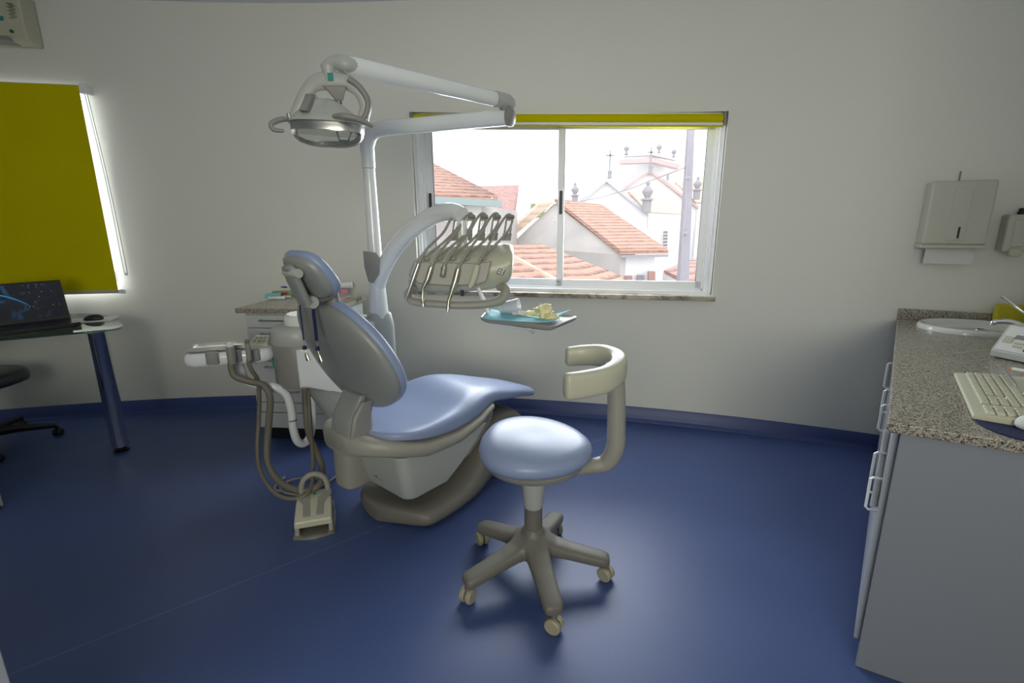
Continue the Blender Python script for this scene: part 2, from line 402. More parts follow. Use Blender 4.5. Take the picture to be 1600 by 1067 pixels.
# wall behind the camera with an unseen opening added behind the fill light
mb = MB()
mb.orient((LX - .2, -2.7, 0), (3.10, 0, 0), (0, .2, 0), (0, 0, CEIL)); mb.orient((.85, -2.7, 0), (1.7, 0, 0), (0, .2, 0), (0, 0, CEIL))
mb.orient((-1.2, -2.7, 0), (2.1, 0, 0), (0, .2, 0), (0, 0, .95)); mb.orient((-1.2, -2.7, 2.45), (2.1, 0, 0), (0, .2, 0), (0, 0, CEIL - 2.45))
mb.build('wall_behind', M['wall'], kind='structure')
MB().box((-.7, .7, -.05), (8.6, 7.4, .1)).build('floor', M['floor'], loc=(0, 0, 0), kind='structure')
MB().box((-.7, .7, CEIL + .05), (8.6, 7.4, .1)).build('ceiling', M['ceil'], loc=(0, 0, CEIL), kind='structure')
# coved skirting
rings = []
for i in range(81):
    x = WX0 + (WX1 - WX0) * i / 80; n = normal_at(x); p = V((x, wally(x), 0))
    pr = [(.0, 0.0), (-.035, .0), (-.034, .004), (-.018, .012), (-.010, .03), (-.008, .10), (-.005, .103), (.0, .103)]
    rings.append([p + n * a + V((0, 0, b)) for a, b in pr])
MB().loft(rings).build('baseboard_back', M['base'], loc=(0, 0, 0), kind='structure', ang=50)

# ------------------------------------------------------------------ window 1 (sliding aluminium window)
P0 = wpt(W1[0], 0, 0); P1 = wpt(W1[1], 0, 0)
EX = (P1 - P0).normalized(); EN = V((-EX.y, EX.x, 0))      # EN points outside
WW = (P1 - P0).length
if EN.y < 0: EN = -EN
Z0 = W1[2]
def wl_(x, y, z):                                           # window local: x along, y outward, z up (head slopes a little)
    return P0 + EX * x + EN * y + V((0, 0, z))
def wtop(x): return W1zl + (W1zr - W1zl) * x / WW
def wbar(m, x0, x1, z0, z1, y0, y1):
    """bar with z given as heights; 't-' values measured from the sloping head"""
    f = lambda z, x: wtop(x) + z if z <= 0 else z
    vs = [wl_(x0, y0, f(z0, x0)), wl_(x1, y0, f(z0, x1)), wl_(x1, y1, f(z0, x1)), wl_(x0, y1, f(z0, x0)),
          wl_(x0, y0, f(z1, x0)), wl_(x1, y0, f(z1, x1)), wl_(x1, y1, f(z1, x1)), wl_(x0, y1, f(z1, x0))]
    m.add(vs, [(0, 3, 2, 1), (4, 5, 6, 7), (0, 1, 5, 4), (1, 2, 6, 5), (2, 3, 7, 6), (3, 0, 4, 7)])
win = empty('window_1', wl_(WW / 2, .1, Z0), None, None); win['kind'] = 'structure'
fr = MB()
for (a, b, y0, y1) in ((0, .028, .045, .18), (.028, .045, .075, .175), (.045, .058, .10, .17)):
    wbar(fr, a, b, Z0, -.0001, y0, y1); wbar(fr, WW - b, WW - a, Z0, -.0001, y0, y1)
wbar(fr, 0, WW, Z0, Z0 + .022, .045, .18); wbar(fr, 0, WW, Z0 + .022, Z0 + .034, .10, .115); wbar(fr, 0, WW, Z0 + .022, Z0 + .034, .14, .15)
wbar(fr, 0, WW, -.03, -.0001, .045, .18)
fr.build('window_frame', M['alu'], win, bev=.002)
xm = 1.045
def sash(x0, x1, y, name, hx):
    s = MB(); b = .042; h0 = Z0 + .034; y1 = y + .026
    wbar(s, x0, x0 + b, h0, -.035, y, y1); wbar(s, x1 - b, x1, h0, -.035, y, y1)
    wbar(s, x0, x1, h0, h0 + .048, y, y1); wbar(s, x0, x1, -.085, -.035, y, y1)
    o = s.build(name, M['alu'], win, bev=.003)
    g = MB(); wbar(g, x0 + b, x1 - b, h0 + .048, -.085, y + .010, y + .014); g.build('pane', M['glass'], o)
    k = MB(); wbar(k, x0 + b - .004, x0 + b + .002, h0 + .048, -.085, y + .004, y + .02); wbar(k, x1 - b - .002, x1 - b + .004, h0 + .048, -.085, y + .004, y + .02)
    k.build('gasket', M['black'], o)
    hd = MB(); wbar(hd, hx - .011, hx + .011, 1.475, 1.635, y - .008, y + .004); hd.build('pull_handle', M['black'], o, bev=.008, seg=3)
    return o
sash(.058, xm + .02, .140, 'sash', .058 + .015)
sash(xm - .022, WW - .05, .105, 'sash', xm + .000)
wb = MB()                                                   # wooden inner lip under the roller
wbar(wb, .0, WW, -.115, -.09, .03, .05); 
# yellow roller blind, rolled up
bl = empty('roller_blind', wl_(WW / 2, .02, wtop(WW / 2)), 'rolled-up yellow roller blind along the top of the clear window', 'blind')
t = MB(); t.tube([wl_(.03, .015, wtop(.03) - .045), wl_(WW - .03, .015, wtop(WW - .03) - .045)], .032, 20); t.build('fabric_roll', M['blind'], bl)
t = MB(); wbar(t, .03, WW - .03, -.083, -.068, -.02, -.004); t.build('bottom_rail', M['winwhite'], bl, bev=.003)
t = MB(); wbar(t, .03, WW - .03, -.093, -.083, -.013, -.010); t.build('fabric_edge', M['blind'], bl)
for x in (.012, WW - .028):
    t = MB(); wbar(t, x, x + .016, -.085, -.005, -.02, .05); t.build('bracket', M['mid'], bl, bev=.004)
t = MB(); t.tube([wl_(WW - .02, -.005, 2.0), wl_(WW - .025, .0, 1.5), wl_(WW - .03, .0, 1.02), wl_(WW - .025, .01, 1.02), wl_(WW - .018, .01, 1.5), wl_(WW - .012, .0, 2.0)], .0022, 6); t.build('pull_chain', M['winwhite'], bl)
t = MB(); t.tube([wl_(.02, -.005, 2.08), wl_(.022, .0, 1.5), wl_(.028, .0, 1.0)], .003, 6); t.build('pull_cord', M['winwhite'], bl)
# sill
t = MB(); t.orient(wl_(-.03, -.035, Z0 - .03), EX * (WW + .05), EN * .24, (0, 0, .03)); t.build('trim_1', M['marble'], kind='structure', bev=.004)

# ------------------------------------------------------------------ window 2 with lowered blind
w2 = empty('window_2', wpt(-3.48, B2[2], .15), None, None); w2['kind'] = 'structure'
t = MB()
Q0 = wpt(B2[0], 0, .12); Q1 = wpt(B2[1], 0, .12); qx = (Q1 - Q0).normalized(); qn = V((-qx.y, qx.x, 0)); QL = (Q1 - Q0).length
for a, b, c, d in ((0, .05, B2[2], B2[3]), (QL - .05, QL, B2[2], B2[3]), (QL / 2 - .03, QL / 2 + .03, B2[2], B2[3]), (0, QL, B2[2], B2[2] + .05), (0, QL, B2[3] - .05, B2[3])):
    t.orient(Q0 + qx * a + V((0, 0, c)), qx * (b - a), qn * .05, (0, 0, d - c))
fo = t.build('window_frame', M['alu'], w2)
t = MB(); t.orient(Q0 + qx * .05 + qn * .02 + V((0, 0, B2[2] + .05)), qx * (QL - .1), qn * .004, (0, 0, B2[3] - B2[2] - .1)); t.build('pane', M['glass'], fo)
bl2 = empty('roller_blind', wpt(-3.45, .95, -.06), 'lowered olive-yellow roller blind covering the left window behind the laptop', 'blind')
bx1 = onwall(150, 290, .065).x
def bpt(x, z, off=-.065): return wpt(x, z, off)
topz = onwall(147, 134, .065).z; botz = onwall(203, 455, .065).z
t = MB(); X0 = -4.15; n = 14; pts = [X0 + (bx1 - X0) * i / n for i in range(n + 1)]
rings = []
for x in pts: rings.append([bpt(x, botz, -.0665), bpt(x, topz, -.0665), bpt(x, topz, -.0650), bpt(x, botz, -.0650)])
t.loft(rings); t.build('fabric', M['blind'], bl2)
t = MB(); t.loft([[bpt(x, botz, -.0640), bpt(x, topz - .03, -.0640), bpt(x, topz - .03, -.0625), bpt(x, botz, -.0625)] for x in pts]); t.build('white_backing', M['paper'], bl2)
t = MB(); t.tube([bpt(x, topz - .012, -.04) for x in pts], .022, 16); t.build('roller_tube', M['winwhite'], bl2)
t = MB(); t.loft([[bpt(x, botz - .012, -.073), bpt(x, botz + .012, -.073), bpt(x, botz + .012, -.060), bpt(x, botz - .012, -.060)] for x in pts + [bx1 + .035]]); t.build('bottom_rail', M['rail'], bl2, bev=.003)
t = MB(); t.loft([[bpt(x, botz - .015, -.076), bpt(x, botz + .015, -.076), bpt(x, botz + .015, -.057), bpt(x, botz - .015, -.057)] for x in (bx1 + .005, bx1 + .045)]); t.build('rail_end_cap', M['winwhite'], bl2, bev=.005)
t = MB(); t.loft([[bpt(x, topz - .05, -.075), bpt(x, topz + .012, -.075), bpt(x, topz + .012, -.001), bpt(x, topz - .05, -.001)] for x in (bx1 + .004, bx1 + .045)]); t.build('bracket', M['winwhite'], bl2, bev=.006)
t = MB(); t.tube(cr([bpt(bx1 + .02, topz - .04, -.05), bpt(bx1 + .03, 1.7, -.02), bpt(bx1 + .035, 1.12, -.02), bpt(bx1 + .045, 1.08, -.02), bpt(bx1 + .055, 1.12, -.02), bpt(bx1 + .045, 1.7, -.02), bpt(bx1 + .035, topz - .04, -.05)]), .002, 6); t.build('bead_chain', M['mid'], bl2)

# ------------------------------------------------------------------ air conditioner
ac = empty('air_conditioner', wpt(-3.55, 2.55, 0), 'white wall-mounted air conditioner in the upper left corner above the yellow blind', 'air conditioner')
acx1 = onwall(50, 76, .15).x; acz0 = onwall(50, 76, .12).z
acx1 -= .045; acz0 += .035
o, e, nn = wframe(acx1)
def acl(x, d, z): return o + e * x + nn * (d * .72) + V((0, 0, z))
prof = [(0.01, acz0), (.15, acz0), (.19, acz0 + .03), (.205, acz0 + .10), (.19, acz0 + .25), (.16, acz0 + .27), (.01, acz0 + .27)]
t = MB(); t.loft([[acl(x, d, z) for d, z in prof] for x in (-.80, 0)]); t.build('body', M['cream'], ac, bev=.008, seg=3)
t = MB(); t.loft([[acl(x, d + .004, z) for d, z in ((.19, acz0 + .045), (.203, acz0 + .10), (.192, acz0 + .2), (.15, acz0 + .2), (.15, acz0 + .045))] for x in (-.78, -.085)]); t.build('front_panel', M['cream'], ac, bev=.002)
t = MB(); t.orient(acl(-.76, .06, acz0 - .002), e * .66, nn * .11, (0, 0, .02)); t.build('outlet_flap', M['mid'], ac)
t = MB(); t.orient(acl(-.13, .200, acz0 + .105), e * .03, nn * .012, (0, 0, .022)); t.build('sticker', M['teal'], ac, label='small teal sticker')
t = MB(); t.lathe(acl(-.075, .188, acz0 + .05), [(.0, 0), (.010, 0), (.010, .012), (0, .013)], 16, nn); t.build('indicator_mark', M['green'], ac, label='green dot mark')
t = MB()
for k in range(9): t.orient(acl(-.07 + .012 * (k % 2), .19, acz0 + .12 + k * .010), e * .03, nn * .016, (0, 0, .003))
t.build('side_grille', M['mid'], ac)

# ------------------------------------------------------------------ dental chair
CO = V((-.594, 2.13)); CA = V((.644, .765)); CW = V((.765, -.644))
def cf(s, t_, z):
    q = CO + CA * s + CW * t_; return V((q.x, q.y, z))
ch = empty('dental_chair', cf(.2, 0, 0), 'pale blue padded dental chair with grey shell backrest in the room centre', 'dental chair')
# base plate that sweeps up into the column
def basering(s, hw, z, n=3.2, N=32, c=0): return [cf(s, c + x, max(z * 0 + y, 0)) for x, y in se(hw, z, n, N)]
t = MB()
out = []
st = [(-.082, .06, -.02, .06), (-.078, .12, .01, .085), (-.065, .18, .06, .095), (-.04, .225, .12, .10), (-.01, .25, .185, .10), (.02, .262, .232, .10), (.045, .268, .252, .10), (.10, .268, .258, .10), (.22, .262, .258, .105), (.34, .25, .25, .14), (.42, .232, .24, .20), (.50, .21, .225, .29), (.57, .19, .215, .37), (.62, .18, .21, .40), (.72, .18, .21, .40), (.80, .19, .22, .36), (.90, .20, .23, .24), (1.0, .21, .23, .14), (1.10, .19, .20, .09), (1.14, .10, .10, .05)]
rings = []
for s, hl, hr, z in st:
    R = []; c0 = (hr - hl) / 2; hw = (hr + hl) / 2
    for k in range(24):
        a_ = pi * k / 23; c_, s_ = cos(a_), sin(a_)
        x = hw * math.copysign(abs(c_) ** .40, c_); y = z * abs(s_) ** .30
        R.append(cf(s, c0 + x * (1 - .12 * (y / max(z, .01)) * (1 if z > .2 else .35)), y))
    rings.append(R)
t.loft(rings); t.build('base', M['dark'], ch, sub=1, ang=60)
# inner lift cover (cream) and rear shell
t = MB(); t.loft([[cf(s, x, z) for x, z in ((-hw, z0), (hw, z0), (hw * 1.08, z1), (-hw * 1.08, z1))] for s, hw, z0, z1 in ((.02, .13, .17, .42), (.2, .14, .16, .43), (.4, .15, .22, .47), (.56, .15, .34, .50), (.60, .14, .40, .50))])
t.build('lift_cover', M['beige'], ch, bev=.02, seg=3)
t = MB()
def shellring(z, s0, s1, hw, r=.05):
    # U-shaped plan rounded at the rear corners
    P = []
    for k in range(9): a_ = pi / 2 * k / 8; P.append((s0 + r - r * sin(a_) * 1.0, -hw + r - r * cos(a_)))
    P = [(s1, -hw)] + P
    Q = [(s, -x) for s, x in P[::-1]]
    return [cf(s, x, z) for s, x in P + Q]
t.loft([shellring(.165, -.02, .14, .175), shellring(.18, -.05, .19, .20), shellring(.26, -.075, .27, .225), shellring(.34, -.095, .36, .235), shellring(.42, -.11, .44, .24)])
t.build('rear_cover', M['grey'], ch, bev=.008, ang=50)
t = MB(); t.orient(cf(-.072, -.02, .245), cf(0, .022, 0) - cf(0, 0, 0), cf(.004, 0, .0) - cf(0, 0, 0), (0, 0, .02)); t.orient(cf(-.068, -.05, .235), cf(0, .09, 0) - cf(0, 0, 0), cf(.004, 0, .0) - cf(0, 0, 0), (0, 0, .004)); t.build('maker_mark', M['green'], ch, label='small dark green mark')
# side junction box at the rear left
t = MB(); t.pad(se(.085, .075, 3.2, 28), rprof(.165, .43, .02), lambda x, y, h: cf(-.085 + x, -.17 + y, h)); t.build('junction_box', M['beige'], ch)
# seat tray: rim band around the seat
def seatline(s):    # height of the cushion's underside
    K = [(-.24, .525), (-.1, .505), (.05, .475), (.2, .465), (.35, .475), (.5, .50), (.7, .455), (1.02, .385)]
    for (a, x), (b, y) in zip(K[:-1], K[1:]):
        if s <= b: u_ = max(0, (s - a) / (b - a)); u_ = u_ * u_ * (3 - 2 * u_); return x + (y - x) * u_
    return K[-1][1]
out = []
def seathw(s):
    K = [(-.27, .0), (-.262, .08), (-.23, .16), (-.17, .22), (-.08, .262), (.02, .28), (.2, .285), (.34, .27), (.46, .235), (.6, .20), (.8, .17), (.94, .150), (1.0, .12), (1.015, .06), (1.02, 0)]
    for (a, x), (b, y) in zip(K[:-1], K[1:]):
        if s <= b: return x + (y - x) * max(0, (s - a) / (b - a))
    return 0
t = MB(); rings = []
for s in (-.262, -.24, -.2, -.14, -.06, .02, .1, .2, .3, .38, .44, .50):
    hw = seathw(s) + .012 if s > -.25 else .10; zb = seatline(s)
    th = .095 - .02 * max(0, s + .1) if s < .1 else .088 - (s - .1) * .12
    R = []
    for x, y in se(1, 1, 4, 24): R.append(cf(s, x * hw, zb - th / 2 + (.018 if s < -.1 else .006) + y * th / 2))
    rings.append(R)
t.loft(rings); t.build('seat_tray', M['beige'], ch, ang=60)
# seat cushion
t = MB(); rings = []
TOP = [(-.27, .54), (-.2, .545), (-.1, .54), (0, .53), (.12, .53), (.25, .55), (.36, .585), (.45, .592), (.55, .575), (.7, .535), (.85, .48), (1.02, .43)]
def topz_(s):
    for (a, x), (b, y) in zip(TOP[:-1], TOP[1:]):
        if s <= b: u_ = max(0, (s - a) / (b - a)); u_ = u_ * u_ * (3 - 2 * u_); return x + (y - x) * u_
    return TOP[-1][1]
def cush(s):
    K = [(-.185, .02), (-.175, .13), (-.15, .19), (-.11, .235), (-.06, .262)]
    if s >= -.06: return seathw(s)
    for (a, x), (b, y) in zip(K[:-1], K[1:]):
        if s <= b: return x + (y - x) * max(0, (s - a) / (b - a))
ss = [-.184, -.175, -.15, -.11, -.06, 0, .08, .16, .24, .32, .38, .44, .5, .58, .68, .78, .88, .96, 1.0, 1.018]
for s in ss:
    hw = max(cush(s), .02); zb = seatline(s); zt = topz_(s); wing = .035 * max(0, 1 - abs(s - .15) / .45)
    if s > .97: zm = (zt + zb) / 2; q = .6 if s > 1.01 else .85; zt = zm + (zt - zm) * q; zb = zm - (zm - zb) * q
    R = []
    for k in range(13):       # top side from +hw to -hw
        x = 1 - 2 * k / 12; y = zt + wing * abs(x) ** 2.5 - (zt - zb) * (.35 * abs(x) ** 8)
        R.append(cf(s, x * hw * (.985 if abs(x) > .99 else 1), y))
    for k in range(1, 4): R.append(cf(s, -hw, zt + wing - (zt + wing - zb) * (.35 + k * .17)))
    for k in range(5): x = -1 + 2 * k / 4; R.append(cf(s, x * hw * .93, zb))
    for k in range(3, 0, -1): R.append(cf(s, hw, zt + wing - (zt + wing - zb) * (.35 + k * .17)))
    rings.append(R)
t.loft(rings); t.build('seat_cushion', M['vinyl'], ch, sub=2, ang=180)
# backrest: plane leaning back, curved around the width
BK = .36; BZ = .615; BS = -.115; BT = -.005
def bf(x, h, d):   # x across, h up the back, d forward (toward foot)
    cv = .34 * x * x
    L = sqrt(1 + BK * BK); uz = 1 / L; us = -BK / L
    s = BS + us * h + (d + cv) * uz; z = BZ + uz * h + (d + cv) * BK / L
    return cf(s, BT + x, z)
def egg(a, hh, N=56, top=.80, n=2.3, skew=0):
    o_ = []
    for k in range(N):
        th = 2 * pi * k / N; c_, s_ = cos(th), sin(th)
        x = a * math.copysign(abs(c_) ** (2 / n), c_); y = hh * math.copysign(abs(s_) ** (2 / n), s_)
        u_ = (y / hh + 1) / 2
        x *= (1 - (1 - top) * u_ ** 1.6)
        if skew and x < 0: x -= .085 * sin(pi * u_) * min(1, -x / a)
        o_.append((x + skew * u_, y + hh))
    return o_
eg = egg(.335, .262, skew=-.05, top=.76)
t = MB(); t.pad(eg, [(.20, -.014), (.12, -.013), (.05, -.009), (.018, 0), (.004, .010), (.0, .024), (.006, .032)], bf); t.build('backrest_shell', M['shell'], ch, ang=60)
t = MB(); t.pad(egg(.341, .268, skew=-.05, top=.76), [(.03, .020), (.006, .026), (0, .036), (.0, .050), (.006, .062), (.02, .072), (.05, .076), (.10, .066), (.18, .05)], bf); t.build('backrest_cushion', M['vinyl'], ch, ang=80)
# side bolster arms of the backrest
# support arm between tray and backrest shell
t = MB(); rings = []
for k, (s, z, hw, th) in enumerate(((-.205, .470, .080, .035), (-.22, .50, .080, .035), (-.225, .54, .080, .033), (-.215, .60, .08, .03), (-.19, .65, .078, .025), (-.165, .70, .072, .02))):
    rings.append([cf(s + y, .02 + x, z) for x, y in se(hw, th, 4, 24)])
t.loft(rings); t.build('backrest_bracket', M['shell'], ch, ang=60)
t = MB(); t.loft([[cf(s + y, .105 + x, z) for x, y in se(.014, th, 3, 16)] for s, z, th in ((-.19, .475, .055), (-.20, .54, .055), (-.19, .62, .045), (-.16, .68, .03))]); t.build('bracket_cover', M['mid'], ch, ang=60)
# headrest
HK = .60; HS = -.335; HZ = 1.13; HT = .10
def hf(x, h, d):
    L = sqrt(1 + HK * HK); uz = 1 / L; us = -HK / L; cv = 1.2 * x * x
    s = HS + us * h + (d + cv) * uz; z = HZ + uz * h + (d + cv) * HK / L
    return cf(s, HT + x, z)
hd = MB(); hd.pad(egg(.125, .095, top=.85, n=3), [(.06, -.006), (.02, -.004), (.006, .004), (.004, .02), (.02, .022)], hf); hd.build('headrest_shell', M['shell'], ch, ang=60)
hd = MB(); hd.pad(egg(.13, .10, top=.85, n=3), [(.03, .014), (.004, .018), (0, .028), (.002, .042), (.012, .054), (.035, .060), (.07, .058)], lambda x, h, d: hf(x, h - .005, d)); hd.build('headrest_cushion', M['vinyl'], ch, ang=80)
hd = MB(); hd.loft([[hf(x + .0, h, d + y) for x, y in se(hw, .014, 4, 20)] for h, d, hw in ((.02, -.045, .035), (.06, -.04, .04), (.11, -.03, .042), (.15, -.02, .04), (.165, -.018, .03))]); hd.build('headrest_bracket', M['shell'], ch, ang=60)
hd = MB(); hd.lathe(hf(-.035, .14, -.022), [(0, 0), (.016, .0), (.018, .01), (.018, .085), (.016, .095), (0, .095)], 20, tuple((hf(1, 0, 0) - hf(-1, 0, 0)).normalized())); hb = hd.build('headrest_knob', M['grey'], ch)
hd = MB(); hd.tube([hf(-.02, .02, -.03), bf(.06, .54, .05), bf(.05, .47, .03)], [.026, .024, .03], 16, flat=1.3); hd.build('headrest_stem', M['mid'], ch)
hd = MB(); hd.lathe(hf(-.045, .01, -.028), [(0, 0), (.022, 0), (.025, .006), (.025, .06), (.022, .066), (0, .066)], 20, tuple((hf(1, 0, 0) - hf(-1, 0, 0)).normalized())); hd.build('headrest_joint', M['grey'], ch)

# bib chains hanging plumb from the headrest joint
for k, (uu, vv, r, lab) in enumerate(((492, 548, .003, 'thin dark cord with a metal clip hanging at the left edge of the backrest'), (513, 540, .0055, 'thicker navy blue bib strap with a metal clip hanging beside the thin dark cord'))):
    tp = bf((-.075, .035)[k], .505, -.034); ln = (.215, .20)[k]
    rt_ = empty('bib_chain', tp - V((0, 0, ln)), lab, 'bib chain', 'bib holders hanging on the dental chair')
    c = MB(); c.tube(cr([bf(-.03 + .07 * k, .535, .03), bf((-.07, .035)[k], .522, -.012), tp + V((0, 0, .005)), tp - V((0, 0, .06)), tp - V((0, 0, ln - .08))]), r, 10, flat=2 if k else 1); c.build('cord', M['navy'], rt_)
    b0 = tp - V((0, 0, ln - .08))
    c = MB(); c.tube([b0, b0 - V((0, 0, .03))], .0015, 8); c.build('link', M['steel'], rt_)
    c = MB(); c.lathe(b0 - V((0, 0, .042)), [(0, 0), (.007, .002), (.009, .01), (.006, .018), (0, .02)], 14); c.build('bead', M['navy'], rt_)
    c = MB(); c.tube([b0 - V((0, 0, .042)), b0 - V((-.003, 0, .055)), b0 - V((-.004, 0, .060)), b0 - V((-.010, 0, .088))], [.002, .003, .008, .009], 10, flat=.5); c.build('clip', M['gold'], rt_)

# ------------------------------------------------------------------ dental unit: cuspidor box, pole
UD = V((.83, .558, 0)).normalized(); UN = V((-UD.y, UD.x, 0))
UA = V((-1.115, 2.47, 0))
du = empty('dental_unit', V((-.9, 2.6, 0)), 'white and grey dental unit column with spittoon box and tall white pole behind the chair', 'dental unit')
def uf(x, y, z): return UA + UD * x + UN * y + V((0, 0, z))
def stadium(x0, x1, r, N=14):
    o_ = []
    for k in range(N + 1): a_ = pi / 2 + pi * k / N; o_.append((x0 + r * cos(a_), r * sin(a_)))
    for k in range(N + 1): a_ = -pi / 2 + pi * k / N; o_.append((x1 + r * cos(a_), r * sin(a_)))
    return o_
t = MB(); t.pad(stadium(0, .30, .135), [(.03, .585), (.01, .59), (0, .615), (0, .81), (.004, .82)], uf); t.build('body', M['mid'], du, ang=50)
t = MB(); t.pad(stadium(0, .30, .138), [(.004, .815), (0, .82), (.006, .885), (.02, .902), (.05, .91)], uf); t.build('basin_deck', M['grey'], du, ang=50)
t = MB(); t.lathe(uf(.05, 0, .90), [(.115, 0), (.118, .008), (.112, .05), (.10, .06), (.088, .052), (.06, .03), (.02, .02), (0, .02)], 40); t.build('spittoon_bowl', M['porc'], du, ang=50)
t = MB(); t.pad(stadium(0, .30, .142), [(.0, .60), (-.003, .61), (-.003, .79), (0, .80)], lambda x, y, h: uf(max(x, -.045), y, h - .42 * max(0, x) * (1 if h < .7 else 0))); t.build('side_panel', M['white'], du, ang=50, bev=.006)
t = MB(); t.orient(uf(-.138, -.02, .70), UN * .045 , UD * .01, (0, 0, .035)); t.build('maker_mark', M['teal'], du, label='small teal mark')
t = MB(); t.tube(cr([uf(.20, .0, .60), at(512, 605, 2.52), at(528, 630, 2.46), at(545, 660, 2.40), at(562, 690, 2.34), at(590, 715, 2.30)]), [.10, .12, .12, .11, .09, .07], 20, flat=.62); t.build('mounting_arm', M['shell'], du, ang=70)
t = MB(); t.pad(se(.05, .045, 3, 20, c=(.11, -.03)), rprof(.53, .60, .008), uf); t.build('hose_block', M['mid'], du)
# pole
PX = V((-.738, 2.65, 0))
t = MB(); t.pad(se(.075, .06, 3, 28), [(0, .55), (0, .86), (.012, .925), (.02, .935), (.05, .937)], lambda x, y, h: PX + UD * x + UN * y + V((0, 0, h))); t.build('pole_socket', M['grey'], du, ang=50)
def pz(u, v): return at(u, v, 2.65)
t = MB(); t.lathe(PX, [(0, .90), (.052, .90), (.048, 1.0), (.042, 1.10), (.040, 1.18), (.038, 1.22), (0, 1.22)], 28); t.build('lower_pole', M['white'], du)
t = MB(); t.lathe(PX, [(0, 1.18), (.037, 1.18), (.030, 1.69), (0, 1.69)], 24); t.build('upper_pole', M['white'], du)
bj = at(660, 352, 2.42)
hp = V((-.21, 2.20, 1.455))
pth = [PX + V((0, 0, 1.03)), PX + V((.02, -.01, 1.12)), at(612, 395, 2.60), at(640, 362, 2.50), at(675, 338, 2.38), at(703, 331, 2.28), at(722, 336, 2.22)]
t = MB(); t.tube(cr(pth), [.035, .040, .042, .042, .041, .040, .036], 22); t.build('bracket_arm', M['white'], du)
t = MB(); t.pad([(0, 0), (.055, -.01), (.07, -.06), (.06, -.12), (.03, -.17), (.012, -.16), (0, -.08)], rprof(0, .012, .005), lambda x, y, h: at(568, 392, 2.60) + V((x * 1.3, -h - .0, y * 1.0))); t.build('fork_cover', M['mid'], du)

# ------------------------------------------------------------------ operating lamp with its two arms
la = empty('operating_lamp', PX + V((0, 0, 1.69)), 'white operating lamp with clear cover on a long two-part arm above the chair', 'lamp')
ZA = at(580, 203, 2.65).z
e1 = atz(796, 183, ZA)
top = PX + V((0, 0, ZA)); d1 = (e1 - top).normalized()
t = MB(); t.tube(cr([PX + V((0, 0, 1.692)), PX + V((0, 0, 1.76)), PX + V((0, 0, ZA - .075)), top + d1 * .03 + V((0, 0, -.022)), top + d1 * .10, top + d1 * .30, top + d1 * .55, e1 - d1 * .04, e1]), [.033, .034, .036, .037, .037, .036, .036, .036, .034], 22); t.build('horizontal_arm', M['white'], la)
j2 = at(788, 158, e1.y - .0)
t = MB(); t.lathe(e1 - d1 * .02 + V((0, 0, .02)), [(0, 0), (.026, 0), (.026, .05), (.022, .055), (0, .055)], 20); t.lathe(e1 - d1 * .0, [(0, -.02), (.040, -.01), (.042, .01), (.03, .02), (0, .022)], 20, tuple(d1)); t.build('joint', M['mid'], la, ang=50)
LY = 1.95
h1 = at(545, 102, LY)
d2 = (h1 - j2).normalized()
t = MB(); t.tube([j2 - d2 * .02, j2 + d2 * .03, h1 - d2 * .02, h1 + d2 * .02], [.020, .030, .033, .028], 20, flat=.85); t.build('spring_arm', M['white'], la)
t = MB(); t.tube(cr([j2 - d2 * .05 + V((0, 0, -.015)), j2 - d2 * .02, j2 + d2 * .05]), [.018, .032, .034], 18, flat=.9); t.build('rear_knuckle', M['grey'], la)
t = MB(); t.tube(cr([h1 - d2 * .03 + V((0, 0, .0)), h1 + d2 * .01, at(527, 98, LY), at(513, 101, LY), at(503, 106, LY)]), [.027, .029, .026, .020, .010], 18, flat=1.0); t.build('front_knuckle', M['grey'], la)
lc = at(513, 185, LY); neck = at(516, 112, LY)
t = MB(); t.lathe(at(516, 130, LY), [(0, 0), (.022, 0), (.024, .03), (.028, .055), (0, .055)], 20); t.build('swivel_neck', M['grey'], la)
t = MB(); t.box(at(516, 120, LY - .025), (.018, .004, .026)); t.build('maker_mark', M['teal'], la, label='small teal mark')
yk = [at(455, 195, LY), at(462, 175, LY), at(475, 150, LY), at(492, 131, LY), at(515, 126, LY), at(540, 128, LY), at(560, 142, LY), at(571, 163, LY + .01), at(568, 183, LY + .01), at(560, 190, LY)]
t = MB(); t.tube(cr(yk), [.007, .011, .014, .018, .021, .017, .014, .014, .013, .010], 16, flat=1.6, up=(0, -1, 0)); t.build('yoke', M['grey'], la)
t = MB(); t.tube(cr([at(545, 124, LY - .012), at(562, 137, LY - .008), at(575, 158, LY), at(573, 178, LY), at(566, 188, LY)]), .012, 14, flat=1.6); t.build('yoke_cover', M['mid'], la)
t = MB(); t.loft([[at(u_, v_, LY + dy) for u_, v_, dy in ((502, 133, -.03), (541, 134, -.03), (541, 134, .03), (502, 133, .03))], [at(u_, v_, LY + dy) for u_, v_, dy in ((508, 138, -.03), (541, 138, -.03), (541, 138, .03), (508, 138, .03))], [at(u_, v_, LY + dy) for u_, v_, dy in ((525, 158, -.015), (537, 158, -.015), (537, 158, .015), (525, 158, .015))]]); t.build('transformer_housing', M['mid'], la, bev=.006, seg=3)
t = MB(); t.tube([at(532, 158, LY), at(535, 168, LY)], .003, 8); t.build('cable', M['black'], la)
